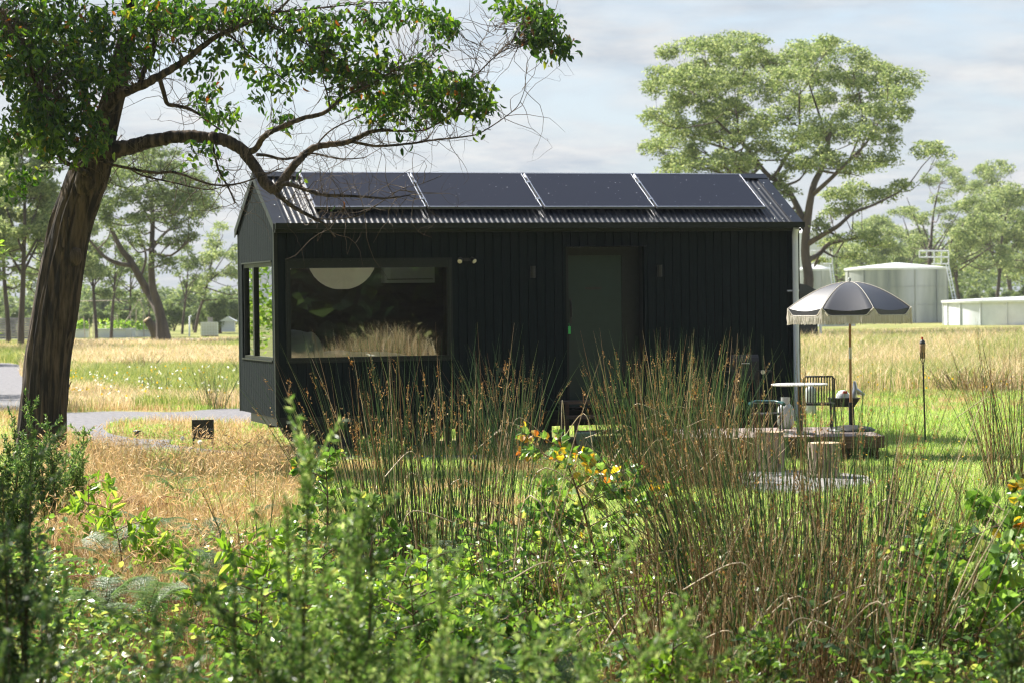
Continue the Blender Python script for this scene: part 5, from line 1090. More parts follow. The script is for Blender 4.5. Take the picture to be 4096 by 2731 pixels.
mb = MB(); mb.box((-.2, -.2, 1.285), (.3, .2, 1.75)); mb.build('cap_box', 'timber_grey', e)
e = empty('timber_stack', yard(26, 772, YD-3), 'stack of grey sawn timber behind wire mesh at the left edge of the yard', 'timber stack', CA); mb = MB()
for i in range(9):
    for j in range(4): z = .05+i*.13; mb.box((-1.6+g.uniform(-.25, .2), -.5+j*.25, z), (1.6+g.uniform(-.3, .3), -.5+j*.25+.2, z+.10))
mb.build('boards', 'timber_grey', e)
e = empty('standpipe', yard(435, 770, YD), 'short white capped standpipe beside the far dirt road', 'standpipe'); mb = MB(); mb.tube([(0, 0, 0), (.03, 0, 1.15), (.10, 0, 1.2), (.14, 0, 1.1)], [.05, .045, .045, .03], 10); mb.build('pipe', 'white_paint', e)
e = empty('bee_hive', yard(525, 768, YD+12), 'small white hive box with a peaked lid left of the cabin', 'hive', CA); mb = MB(); mb.box((-.4, -.3, .1), (.4, .3, .75)); mb.build('box', 'white_paint', e)
mb = MB(); mb.add([(-.55, -.4, .75), (.55, -.4, .75), (.55, .4, .75), (-.55, .4, .75), (0, -.4, 1.05), (0, .4, 1.05)], [(0,1,4,-1),(2,3,5,-1),(1,2,5,4),(3,0,4,5)]); mb.build('lid', 'galv_roof', e)
# stump beside the leaning gum
e = empty('tree_stump', yard(350, 776, 120), 'pale cut stump at the foot of the big leaning gum', 'stump'); mb = MB(); mb.tube([(.35, 0, 0), (.1, -.1, .6), (-.25, -.1, 1.1)], [.36, .26, .2], 14); mb.build('trunk', 'far_bark', e); mb = MB(); mb.tube([(-.26, -.1, 1.105), (-.30, -.1, 1.16)], [.19, .17], 14); mb.build('cut_end', 'log_end', e)
# ================================================================== GRASS AND FIELD PLANTS
g = np.random.default_rng(21)
FH = unit(np.array([FW[0], FW[1], 0])); RH = np.array([FH[1], -FH[0], 0])
def scatter(D0, D1, dens, wide=.235):
    A_ = wide*(D1*D1-D0*D0); n = int(A_*dens); D = np.sqrt(g.uniform(D0*D0, D1*D1, n)); lat = g.uniform(-1, 1, n)*wide*D
    p = np.array([CAM[0], CAM[1], 0])+FH*D[:, None]+RH*lat[:, None]; p[:, 2] = 0
    x, y, _ = topx(p); keep = ~on_road(p[:, 0], p[:, 1]); keep &= ~((p[:, 0] > .1) & (p[:, 0] < 7.1) & (p[:, 1] > .2) & (p[:, 1] < 2.3))
    dr_ = (p[:, 0]-A[0])*U[0]+(p[:, 1]-A[1])*U[1]; dd = (p[:, 0]-A[0])*Vv[0]+(p[:, 1]-A[1])*Vv[1]
    keep &= ~((dr_ > 0) & (dr_ < 3) & (dd > 0) & (dd < 2))
    return p[keep], x[keep], y[keep], D[keep]
_ns = g.random((8, 2))*100
def vnoise(p, s, k=0):
    x = p[:, 0]/s+_ns[k, 0]; y = p[:, 1]/s+_ns[k, 1]
    return .5+.25*(np.sin(x*1.7+1.3*np.sin(y*1.1))+np.sin(y*1.9+1.7*np.sin(x*.8+2)))*.9+.08*np.sin(x*4.1+y*3.3)
GOLD = [(120,1010),(210,1035),(400,1046),(640,1056),(720,1075),(690,1180),(640,1310),(560,1420),(300,1400),(60,1240)]
# lawn
lw = MB(); gd = MB(); md = MB(); mg = MB()
for D0, D1, dens, sc in ((11.2, 17, 1100, 1), (17, 24, 900, 1), (24, 34, 700, 1.15), (34, 52, 330, 1.5)):
    p, x, y, D = scatter(D0, D1, dens); gold = inpoly(x, y, GOLD); vn = vnoise(p, .55, 1); isl = (x < 640) & (y < 1046)
    dry = gold | ((vn > .66) & ~((x > 1350) & (y > 950))) | (isl & (vnoise(p, .5, 2) > .45)) | (g.random(len(p)) < .08)
    a = ~dry; n = a.sum(); tuft = vnoise(p[a], .35, 3)
    blades(lw, p[a], (g.uniform(.035, .085, n)+.06*np.clip(tuft-.45, 0, 1))*sc, .0065*sc*g.uniform(.7, 1.4, n), g.uniform(.45, .97, n), 0, np.clip(g.random(n)*.75+.3*(vnoise(p[a], 1.3, 4)-.4), 0, 1))
    b = dry & ~gold; n = b.sum(); blades(gd, p[b], g.uniform(.04, .13, n)*sc, .0045*sc*g.uniform(.7, 1.4, n), g.uniform(.2, .9, n), 0)
    c = gold & (vnoise(p, .8, 6) > .60) & (x > 330); n = c.sum(); blades(lw, p[c], g.uniform(.06, .2, n), .006, g.uniform(.3, .9, n), 0)
    c = gold & ~c; n = c.sum(); hh = g.uniform(.10, .32, n)*(.35+1.15*vnoise(p[c], .5, 5)); pc = p[c]; az = g.random(n)*6.28
    blades(gd, pc, hh, .0045*g.uniform(.7, 1.4, n), g.uniform(.25, .95, n), 0, azim=az)
# ears of the golden grass
def ears(mb, n, h0, h1, region, D0=14, D1=30, ln=.045, mat=0):
    p, x, y, D = scatter(D0, D1, n/60.); k = inpoly(x, y, region); p = p[k][:n]; m = len(p); h = g.uniform(h0, h1, m); d = unit(g.normal(size=(m, 3))*[1, 1, 0]+1e-6)
    P = np.zeros((m, 5, 3)); 
    for i, u in enumerate((0, .3, .6, .85, 1)): P[:, i] = p+d*(h*.35*u**2.2)[:, None]+np.array([0, 0, 1])*(h*(u-.12*u**3))[:, None]
    thin(mb, P, np.full((m, 5), .0011), mat, sides=3); tip = P[:, 4]; ax = unit(P[:, 4]-P[:, 3]+g.normal(0, .02, (m, 3))+[0, 0, -.02])
    leaves(mb, tip, ax, rdir(m, g), ln*g.uniform(.7, 1.4, m), .009, T_DIAMOND, mat, g.uniform(.4, .85, m)); leaves(mb, tip, ax, rdir(m, g), ln*g.uniform(.7, 1.4, m), .009, T_DIAMOND, mat, g.uniform(.4, .85, m))
ears(gd, 5200, .26, .50, GOLD, 15, 30, ln=.06)
# meadow beyond
for D0, D1, dens, sc in ((44, 70, 200, 1.5), (70, 105, 80, 2.4), (105, 160, 36, 4.0)):
    p, x, y, D = scatter(D0, D1, dens); L_ = (x < 720); Rr = x > 1700
    hcap = 1.95-.0141*D; k = ((L_ & (y < 948) & (y > 771)) | (Rr)) & (hcap > .03); p, x, y, D, hcap = p[k], x[k], y[k], D[k], hcap[k]; L_ = x < 720; n = len(p)
    vn = vnoise(p, 3.5, 6); tall = np.where(L_, .22+.22*vn, np.where(y < 905, .40+.32*vn, .07+.10*vn)); tall = np.minimum(tall, np.maximum(.04, hcap*g.uniform(.75, 1.12, len(p)))); green = np.where(L_, (vnoise(p*[1, .4, 1], 4, 7) > .56), (y > 905) | (vnoise(p, 1.6, 5) > .62))
    green |= g.random(n) < np.where(L_, .12, .30)
    a = green; m = a.sum(); blades(mg, p[a], tall[a]*g.uniform(.55, 1.15, m), .007*sc*g.uniform(.7, 1.4, m), g.uniform(.15, .75, m), 0)
    a = ~green; m = a.sum(); blades(md, p[a], tall[a]*g.uniform(.55, 1.2, m), .007*sc*g.uniform(.7, 1.4, m), g.uniform(.2, .85, m), 0)
tag(lw.build('grass', 'lawn'), 'bright short green lawn around the cabin', 'grass', kind='stuff')
tag(gd.build('dry_grass', 'golden'), 'golden dry seeding grass in the left foreground', 'grass', kind='stuff')
tag(md.build('meadow_grass', 'meadow'), 'tall straw coloured meadow grass beyond the cabin', 'grass', kind='stuff')
tag(mg.build('green_meadow', 'meadow_green'), 'green stems mixed through the meadow beyond the cabin', 'grass', kind='stuff')
# flowers
fl = MB(); pf = MB()
p, x, y, D = scatter(13, 40, 1.6); n = len(p); p[:, 2] = g.uniform(.06, .16, n); leaves(fl, p, rdir(n, g)*[1, 1, .2], np.tile([0, -.6, .8], (n, 1))+g.normal(0, .3, (n, 3)), .026, .024)
p, x, y, D = scatter(42, 62, 1.4); k = (x < 620) | (x > 1900); p = p[k]; n = len(p); p[:, 2] = g.uniform(.2, .4, n); leaves(fl, p, rdir(n, g), np.tile([0, -.8, .6], (n, 1)), .05, .045)
p, x, y, D = scatter(44, 60, 1.2); k = (x < 620) & (x > 120); p = p[k]; n = len(p); p[:, 2] = g.uniform(.2, .42, n)
for _ in range(3): leaves(pf, p-unit(rdir(n, g))*.015, rdir(n, g), rdir(n, g), .035, .035)
tag(fl.build('yellow_wildflowers', 'yellow'), 'small yellow wildflowers scattered through lawn and meadow', 'wildflowers', kind='stuff')
tag(pf.build('white_seed_heads', 'puff'), 'white dandelion heads scattered over the left meadow', 'wildflowers', kind='stuff')
for X, Y, lab in ((730, 1752, 'larger white dandelion puff left of the black yard sign'), (800, 1767, 'smaller white dandelion puff in front of the yard sign')):
    c = at(X/S, Y/S, 27.2); e = empty('dandelion', (c[0], c[1], 0), lab, 'dandelion', 0, 'dandelion puffs'); mb = MB(); n = 260; d = rdir(n, g)
    leaves(mb, np.array([0, 0, c[2]])+d*.006, d, rdir(n, g), .024, .006); mb.build('seed_head', 'puff', e); mb = MB(); mb.tube([(.03, 0, 0), (.01, 0, c[2]*.6), (0, 0, c[2]-.01)], .0028, 5); mb.build('stalk', 'reed_green', e)

# ------------------------------------------------------------------ reeds
def reeds(loc_px, rad, n, h, label, seed, tilt=.25, straw=.4, leanx=0.0, seedfrac=.5, D=None, arcs=6, r=.0028, name='rush_clump', green='reed_green', density_base=True, hv=.20, group=None):
    g = np.random.default_rng(seed); p0 = gnd(*loc_px) if D is None else at(loc_px[0], loc_px[1], D)*[1, 1, 0]
    e = empty(name, (p0[0], p0[1], 0), label, 'rushes', CA, group)
    ang = g.random(n)*2*math.pi; rr = rad*np.sqrt(g.random(n)); bx, by = rr*np.cos(ang), rr*np.sin(ang)*.8
    H = h*np.clip(g.normal(.94, hv, n), .4, 1.25)
    tx = tilt*(bx/rad*.8+g.normal(0, .45, n))+leanx; ty = tilt*(by/rad*.6+g.normal(0, .4, n)); K = 6; P = np.zeros((n, K, 3))
    c1 = g.normal(0, .05, n); c2 = g.normal(0, .05, n)
    for k in range(K):
        u = k/(K-1); P[:, k, 0] = bx+H*u*(tx*(1+.25*u)+c1*u); P[:, k, 1] = by+H*u*(ty+c2*u); P[:, k, 2] = H*u*np.sqrt(np.clip(1-tx**2*.7, .2, 1))
    R = np.array([1, 1, .95, .8, .5, .12])[None]*(r*g.uniform(.7, 1.25, n))[:, None]
    isS = g.random(n) < straw; mb = MB(); thin(mb, P[~isS], R[~isS], 0, g.random((~isS).sum()), 4); thin(mb, P[isS], R[isS], 1, g.random(isS.sum()), 4)
    # bent and broken pale stems
    for i in range(arcs):
        a = g.uniform(0, 6.28); L_ = h*g.uniform(.4, .95); b = np.array([g.normal(0, rad*.6), g.normal(0, rad*.5), 0]); d = np.array([math.cos(a), math.sin(a)*.5, 0]); kk = g.uniform(.5, .8)
        Q = [b+d*L_*(.15*u)+np.array([0, 0, L_*kk*u]) for u in (0, .5, .9)]+[b+d*L_*(.15+.12)+np.array([0, 0, L_*kk*.98]), b+d*L_*(.15+.45)+np.array([0, 0, L_*kk*g.uniform(.45, .9)])]
        mb.tube(smooth_line(Q, 14), r*1.25, 4, 1, .95)
    # short dead stuff at the base
    m = int(n*.9); q = np.stack([g.normal(0, rad*.75, m), g.normal(0, rad*.65, m), np.zeros(m)], 1); blades(mb, q, g.uniform(.12, .5, m)*h, .0045, g.uniform(.1, .8, m), 1)
    mb.build('stems', [green, 'reed_straw'], e)['kind'] = 'stuff'
    hs = np.where(g.random(n) < seedfrac)[0]; sd = MB(); nn = len(hs)
    if nn:
        u = g.uniform(.74, .86, nn); i0 = np.floor(u*(K-1)).astype(int); f = (u*(K-1)-i0)[:, None]; c = P[hs, i0]*(1-f)+P[hs, np.minimum(i0+1, K-1)]*f; side = unit(g.normal(size=(nn, 3))*[1, 1, .2]+[0, 0, .4]); m = 10
        cc = np.repeat(c, m, 0); sdx = np.repeat(side, m, 0); t = g.random((nn*m, 1)); dirn = unit(P[hs, K-1]-P[hs, 2]); dr2 = np.repeat(dirn, m, 0)
        pos = cc+sdx*t*.032*g.uniform(.5, 1.5, (nn*m, 1))+dr2*g.normal(0, .034, (nn*m, 1))+g.normal(0, .006, (nn*m, 3)); leaves(sd, pos, unit(dr2+sdx*.6+g.normal(0, .5, (nn*m, 3))), rdir(nn*m, g), g.uniform(.008, .020, nn*m), g.uniform(.006, .011, nn*m))
        st = np.zeros((nn, 3, 3)); st[:, 0] = c-dirn*.03; st[:, 1] = c+side*.02; st[:, 2] = c+side*.035+dirn*.04; thin(sd, st, np.full((nn, 3), .0014), sides=3); sd.build('seed_heads', 'reed_seed', e)['kind'] = 'stuff'
    return e
reeds((1820, 1510), .62, 430, 1.38, 'big dense foreground rush clump fanning in front of the log stools', 61, tilt=.20, straw=.28, leanx=-.03, seedfrac=.30, arcs=16)
reeds((1690, 1470), .25, 120, 1.25, 'rushes leaning far left beside the big foreground clump', 62, tilt=.30, straw=.45, leanx=-.34, seedfrac=.3, arcs=5)
reeds((2060, 1500), .28, 70, 1.15, 'sparse straight rushes right of the big foreground clump', 63, tilt=.25, straw=.35, leanx=.12, seedfrac=.35, arcs=5)
reeds((1000, 1335), .56, 250, 1.42, 'tall green rush clump rising in front of the picture window side of the cabin', 64, tilt=.14, straw=.25, seedfrac=.40, arcs=10, r=.0032)
reeds((860, 1310), .22, 70, 1.34, 'slender rushes leaning left below the picture window', 65, tilt=.2, straw=.35, leanx=-.16, seedfrac=.7, arcs=4)
reeds((1530, 1112), .66, 430, 1.30, 'broad straw and green rush clump in front of the cabin door and wall', 66, tilt=.20, straw=.20, seedfrac=.42, arcs=18, r=.0036)
reeds((1650, 1125), .32, 130, .85, 'straw coloured rushes between the door clump and the log stools', 75, tilt=.40, straw=.8, seedfrac=.5, arcs=14, r=.0034)
reeds((1170, 1068), .28, 120, 1.15, 'rush clump standing between the picture window and the door', 67, tilt=.32, straw=.25, leanx=-.12, seedfrac=.5, arcs=5, r=.0036)
reeds((1185, 1495), .16, 40, 1.30, 'thin dark rushes in front of the orange tipped sapling', 68, tilt=.20, straw=.2, leanx=.04, seedfrac=.5, arcs=3)
reeds((1700, 1600), .55, 190, .95, 'shorter straw coloured rushes along the bottom edge right of centre', 76, tilt=.35, straw=.75, seedfrac=.15, arcs=14)
reeds((1960, 1600), .50, 150, .95, 'dry tangled rushes along the bottom edge at the right', 77, tilt=.4, straw=.7, seedfrac=.15, arcs=12)
reeds((1480, 1560), .35, 60, .95, 'loose straw rushes at the bottom edge below the orange tipped sapling', 78, tilt=.4, straw=.6, seedfrac=.2, arcs=6)
reeds((2340, 1120), .35, 110, 1.35, 'rush clump cut off by the right edge beside the lawn', 69, tilt=.25, straw=.5, seedfrac=.6, arcs=4, r=.0036)
reeds((2250, 1505), .25, 44, 1.15, 'dark arching rushes in front of the right hand shrub', 70, tilt=.35, straw=.2, leanx=.02, seedfrac=.5, arcs=6)
reeds((492, 938), .22, 42, .85, 'small green tussock at the edge of the gravel drive', 71, tilt=.45, straw=.2, seedfrac=.2, arcs=0, r=.004)
reeds((585, 1370), .12, 16, .95, 'few dark rushes at the edge of the golden grass', 72, tilt=.3, straw=.3, seedfrac=.6, arcs=1)
for i, (px, py, n_, h_) in enumerate([(2250, 905, 150, .55), (320, 860, 60, .55), (360, 905, 30, .45), (2330, 870, 90, .6), (560, 870, 30, .6)]):
    reeds((px, py), .75 if n_ > 100 else .4, n_, h_, ['brown tussock in the meadow behind the garden torch', 'dull green tussock in the middle of the left meadow', 'small tussock near the left gravel drive', 'meadow tussock at the right edge', 'meadow tussock beside the cabin end wall'][i], 80+i, tilt=.8, straw=.8 if i in (0, 3) else .35, seedfrac=.1, arcs=0, r=.006, name='tussock')

# ------------------------------------------------------------------ round leaved saplings
def sapling(px, py, h, spread, n, label, seed, D=None, mat='round_leaf', orange=.0, mult=1.6, ln=.072, wd=.048, tiers=9, name='sapling', droop=.0, top_orange=False, nsh=None, tpl=T_FOLD, stems=1, cat='sapling', group=None):
    n = int(n*mult); ln *= 1.08; wd *= 1.12; g = np.random.default_rng(seed); p0 = gnd(px, py) if D is None else at(px, py, D)*[1, 1, 0]
    e = empty(name, (p0[0], p0[1], 0), label, cat, CA, group); st = MB(); lf = MB(); of = MB(); shoots = []
    for s_ in range(stems):
        b = np.array([g.normal(0, .06)*(stems > 1), g.normal(0, .05)*(stems > 1), 0]); hh = h*(1 if s_ == 0 else g.uniform(.6, .95)); tx, ty = g.normal(0, .10+.10*(stems > 1)), g.normal(0, .08)
        Q = np.array([b+[hh*u*(tx+.04*math.sin(u*5)), hh*u*ty, hh*u] for u in np.linspace(0, 1, 10)]); st.tube(Q, np.linspace(.010, .003, 10)*max(.6, h), 6); shoots.append((Q[5:], 1.0))
        for i in range(tiers):
            u = .22+.75*(i+g.random())/tiers; k = min(8, int(u*9)); o = Q[k]; a = g.uniform(0, 6.28); L_ = spread*(1.05-.55*u)*g.uniform(.65, 1.15); d = np.array([math.cos(a), math.sin(a)*.8, .0])
            B = np.array([o+d*L_*v+np.array([0, 0, L_*(.55*v-.22*v*v-droop*v*v)]) for v in np.linspace(0, 1, 6)]); st.tube(B, np.linspace(.0042, .0018, 6), 5); shoots.append((B, L_/spread))
            for _ in range(2):
                v = g.integers(2, 5); d2 = unit(d+g.normal(0, .7, 3)*[1, 1, .3]); C_ = np.array([B[v]+d2*L_*.4*q+np.array([0, 0, L_*.12*q]) for q in np.linspace(0, 1, 4)]); st.tube(C_, .0016, 4); shoots.append((C_, .5*L_/spread))
    wts = np.array([s[1] for s in shoots]); wts /= wts.sum(); pick = g.choice(len(shoots), n, p=wts)
    pos = np.zeros((n, 3)); ax = np.zeros((n, 3)); tipness = np.zeros(n)
    for i, k in enumerate(pick):
        Q = shoots[k][0]; u = g.random()**.6*(len(Q)-1.001); j = int(u); pos[i] = Q[j]+(Q[j+1]-Q[j])*(u-j); ax[i] = unit(Q[j+1]-Q[j]); tipness[i] = pos[i, 2]/h
    sd = unit(np.cross(ax, rdir(n, g))); dirn = unit(ax*.45+sd+np.array([0, 0, -.10-droop])); nm = unit(np.array([0, -.55, .35])+g.normal(0, .75, (n, 3)))
    L2 = ln*g.uniform(.6, 1.2, n)*(1-.25*np.clip(tipness, 0, 1)); W2 = wd*L2/ln*g.uniform(.85, 1.1, n); pos += sd*.006
    isO = (g.random(n) < orange*np.where(tipness > .72, 1, .08)*(2.2 if top_orange else 1))
    leaves(lf, pos[~isO], dirn[~isO], nm[~isO], L2[~isO], W2[~isO], tpl, 0, g.random((~isO).sum())); st.build('stem', 'stem_red', e); lf.build('leaves', mat, e)
    if isO.any(): leaves(of, pos[isO], dirn[isO], nm[isO], L2[isO]*.85, W2[isO]*.85, tpl, 0, g.random(isO.sum())); of.build('young_leaves', 'orange_leaf', e)
    return e
sapling(1385, 1390, 1.12, .62, 420, 'round leaved eucalyptus sapling with orange young leaves at the centre right', 201, orange=.13, top_orange=True, tiers=16, ln=.078, wd=.054)
sapling(1500, 1360, .85, .45, 170, 'lower round leaved sapling right of the orange tipped one', 202, orange=.18, tiers=9)
sapling(735, 1345, .92, .42, 260, 'round leaved sapling left of the tall green rushes', 203, tiers=11, orange=.05)
sapling(820, 1400, .70, .35, 150, 'small round leaved sapling below the tall green rushes', 204, tiers=8)
sapling(2235, 1500, .98, .55, 400, 'large leaved eucalyptus sapling at the right edge of the foreground', 205, D=12.4, orange=.10, tiers=15, ln=.085, wd=.062, stems=2)
sapling(2350, 1450, 1.0, .45, 220, 'round leaved sapling cut off by the right edge', 206, D=12.0, orange=.12, tiers=10, ln=.08, wd=.058)
sapling(2110, 1400, .62, .36, 130, 'short round leaved sapling behind the right hand rushes', 207, orange=.1, tiers=8)
sapling(1290, 1480, .62, .26, 110, 'slim pale green sapling below the orange tipped one', 208, ln=.052, wd=.028, tiers=9, mat='long_leaf')
sapling(1120, 1480, .50, .30, 150, 'small leafy sapling at the foot of the tall green rushes', 209, ln=.05, wd=.032, tiers=8, mat='long_leaf')
sapling(960, 1510, .45, .35, 170, 'low leafy sapling at the bottom centre of the photo', 210, ln=.05, wd=.034, tiers=8, mat='long_leaf', stems=2)
sapling(285, 1360, .62, .36, 95, 'long leaved bright green plant in front of the golden grass', 211, ln=.125, wd=.036, tiers=8, mat='long_leaf', droop=.1)
sapling(190, 1300, .66, .32, 75, 'long leaved plant at the foot of the foreground gum', 212, ln=.115, wd=.040, tiers=7, mat='long_leaf')
sapling(600, 1450, .62, .34, 100, 'long leaved plant with a red stem beside the blurred bush', 213, ln=.105, wd=.042, tiers=8, mat='long_leaf')
sapling(450, 1440, .45, .28, 80, 'low long leaved plant among the ferns', 214, ln=.09, wd=.036, tiers=7, mat='long_leaf')
sapling(1640, 1330, .55, .4, 110, 'round leaved sapling showing through the big foreground rushes', 215, tiers=8)
sapling(1300, 1530, .4, .35, 160, 'leafy seedling at the bottom edge right of centre', 216, ln=.045, wd=.03, tiers=8, mat='long_leaf', stems=2, D=12)
sapling(840, 1520, .4, .35, 150, 'leafy seedling at the bottom edge left of centre', 217, ln=.045, wd=.03, tiers=8, mat='long_leaf', stems=2, D=12)

gs = np.random.default_rng(404); protoS = []
for i in range(4): protoS.append(sapling(900+i*60, 1500, .42+.05*i, .26, 130, 'small green seedling in the tangle of the near foreground', 620+i, D=11.4+.5*i, ln=.05, wd=.034, tiers=8, mat=('long_leaf', 'round_leaf')[i % 2], stems=2, name='seedling', cat='seedling', group='seedlings in the near foreground'))
for i in range(52):
    px = gs.uniform(560, 2340); D = gs.uniform(10.6, 14.5)
    if px > 1500 and px < 2080 and gs.random() < .5: continue
    if px < 760 and D > 13: continue
    c = copy_tree(protoS[int(gs.integers(0, 4))]); pz = at(px, 1400, D); c.location = (pz[0], pz[1], 0); c.rotation_euler = (0, 0, gs.uniform(0, 6)); s_ = gs.uniform(.7, 1.35); c.scale = (s_, s_, s_)
# ------------------------------------------------------------------ fine leaved bushes
def finebush(px, py, D, top_y, wpx, nst, label, seed, mat='fine_leaf', leaf=.019, lps=150, name='bush', side=9):
    """upright feathery shrub: D metres away, its highest shoots reach photo row top_y"""
    g = np.random.default_rng(seed); p0 = at(px, py, D)*[1, 1, 0]; h = at(px, top_y, D)[2]; W = w2m(wpx, D)/2
    e = empty(name, p0, label, 'bush', CA); st = MB(); lf = MB(); A_ = []; 
    for i in range(nst):
        a = g.uniform(-1, 1); b = np.array([g.normal(0, .05)+a*W*.25, g.normal(0, .06), 0]); t = np.array([a*W, g.normal(0, W*.6), h*(g.uniform(.55, .92) if i else 1.0)]); 
        Q = smooth_line([list(b), list((b+t)/2+np.array([a*W*.15, 0, .0])), list(t)], 12); st.tube(Q, np.linspace(.0075, .0018, 12), 5); A_.append(Q[4:])
        for j in range(side*2):
            k = g.integers(3, 11); o = Q[k]; L_ = h*g.uniform(.06, .17); d = unit(np.array([g.normal(), g.normal(), g.uniform(.5, 1.3)])); B = np.array([o+d*L_*v+np.array([0, 0, L_*.2*v*v]) for v in np.linspace(0, 1, 5)]); st.tube(B, .0014, 3, cap=False); A_.append(B)
    for Q in A_:
        n = int(lps*np.linalg.norm(Q[-1]-Q[0])/.25); 
        if n < 2: continue
        u = g.random(n)*(len(Q)-1.001); j = u.astype(int); pos = Q[j]+(Q[j+1]-Q[j])*(u-j)[:, None]; ax = unit(unit(Q[j+1]-Q[j])*.8+g.normal(0, .6, (n, 3))); leaves(lf, pos, ax, rdir(n, g), leaf*g.uniform(.6, 1.3, n), leaf*.30*g.uniform(.7, 1.3, n))
    st.build('stems', 'twig', e); lf.build('leaves', mat, e); return e
finebush(745, 1560, 7.2, 1010, 200, 8, 'tall out of focus fine leaved bush left of centre', 301, leaf=.032, mat='fine_leaf_pale', lps=52)
finebush(830, 1560, 7.8, 1150, 130, 4, 'slender out of focus bush right beside the tall one', 302, leaf=.032, mat='fine_leaf', lps=52)
finebush(590, 1560, 6.6, 1270, 170, 6, 'low blurred bush at the bottom left of centre', 303, leaf=.028, mat='fine_leaf', lps=62)
finebush(1330, 1560, 6.4, 1295, 300, 10, 'blurred bright bush at the bottom centre right', 304, leaf=.028, mat='fine_leaf_pale', lps=60)
finebush(40, 1560, 8.5, 985, 190, 12, 'tall dark feathery bush at the left edge', 305, leaf=.024, mat='fine_leaf_dark', lps=70)
finebush(110, 1560, 6.0, 1215, 260, 10, 'dark blurred bush in the bottom left corner', 306, leaf=.026, mat='fine_leaf_dark', lps=80)
finebush(330, 1560, 5.6, 1390, 240, 9, 'dark blurred bush along the bottom edge on the left', 307, leaf=.026, mat='fine_leaf_dark', lps=75)
finebush(1080, 1560, 7.0, 1400, 260, 11, 'blurred leafy bush along the bottom edge at the centre', 308, leaf=.028, mat='fine_leaf', lps=55)
finebush(1715, 1560, 8.0, 1478, 70, 4, 'small bright blurred sprig at the bottom right', 309, leaf=.02, mat='fine_leaf_pale', lps=110)
finebush(1560, 1560, 7.4, 1440, 150, 6, 'blurred bush on the bottom edge left of the big rushes', 315, leaf=.022, mat='fine_leaf_pale', lps=100)
finebush(940, 1560, 6.2, 1330, 150, 6, 'blurred bright shoots between the tall blurred bush and the rushes', 316, leaf=.022, mat='fine_leaf_pale', lps=100)
finebush(2320, 1560, 7.5, 1430, 110, 6, 'dark blurred bush in the bottom right corner', 310, leaf=.022, mat='fine_leaf_dark', lps=100)
finebush(105, 1300, 20, 925, 110, 9, 'feathery green bush against the foot of the foreground trunk', 311, leaf=.034, mat='fine_leaf', lps=70)
finebush(190, 1290, 21, 985, 120, 9, 'pale feathery bush just right of the foreground trunk', 312, leaf=.034, mat='fine_leaf_pale', lps=70)
finebush(20, 1300, 18, 960, 120, 9, 'feathery bush at the left edge beside the trunk', 313, leaf=.034, mat='fine_leaf', lps=70)
finebush(890, 1560, 29.2, 985, 110, 8, 'dark leafy weed under the cabin floor', 314, leaf=.06, mat='fine_leaf', lps=25)

# ------------------------------------------------------------------ ferns
def frond_mesh(mat, seed, name='frond'):
    g = np.random.default_rng(seed); mb = MB(); K = 22; cur = np.array([[0, 0, 0]]+[[0, 0, 0]]*0, float)
    def spine(u): return np.array([0, u*.92, .30*math.sin(u*2.2)-.10*u*u])
    mb.tube([spine(u) for u in np.linspace(0, 1, 12)], np.linspace(.006, .001, 12), 4, 0, .2)
    P = []; AX = []; LN = []
    for i in range(K):
        u = .16+.82*i/K; o = spine(u); pl = .36*math.sin(math.pi*min(1, (1-u)*.72+.16))*(1-u*.35)*(.9+.2*g.random())
        for sd in (-1, 1):
            d = unit(np.array([sd*1.0, .42, -.10+g.normal(0, .06)])); m = 11
            for j in range(m):
                v = (j+.5)/m; q = o+d*pl*v+np.array([0, 0, -.08*pl*v*v]); 
                for s2 in (-1, 1): P.append(q); AX.append(unit(d*.35+np.array([0, s2*1.0, 0])*.9)); LN.append(pl*.17*(1-v*.75)+.004)
    P = np.array(P); n = len(P); LN = np.array(LN); leaves(mb, P, np.array(AX), np.tile([0, 0, 1.0], (n, 1))+g.normal(0, .25, (n, 3)), LN, LN*.5+.003, T_DIAMOND, 0, np.clip(g.normal(.5, .2, n), 0, 1))
    o = mb.build(name, mat); return o
protos = [frond_mesh('fern_leaf', 401), frond_mesh('fern_leaf', 402), frond_mesh('fern_dead', 403)]
def fern(px, py, size, nf, label, seed, D=None, dead=False, lift=.05, group=None):
    g = np.random.default_rng(seed); p0 = gnd(px, py) if D is None else at(px, py, D)*[1, 1, 0]; e = empty('fern', (p0[0], p0[1], 0), label, 'fern', g.uniform(0, 6), group)
    a0 = g.random()*6.28
    for i in range(nf):
        f = protos[2 if dead else int(g.integers(0, 2))].copy(); COL.objects.link(f); f.parent = e; s = size*g.uniform(.75, 1.2); f.scale = (s, s, s); f.location = (0, 0, lift*g.uniform(.3, 1.6)+size*g.uniform(.1, .5)*(1 if not dead else .4))
        f.rotation_euler = (g.uniform(-.1, .55)*(1 if not dead else -.3), g.normal(0, .2), a0+i*2*math.pi/nf+g.normal(0, .25))
    if not dead:
        m = MB(); m.tube([(0, 0, 0), (.01, 0, size*.55)], .005, 5); m.build('stalk', 'stem_red', e)
    return e
FG = 'bracken ferns in the foreground undergrowth'
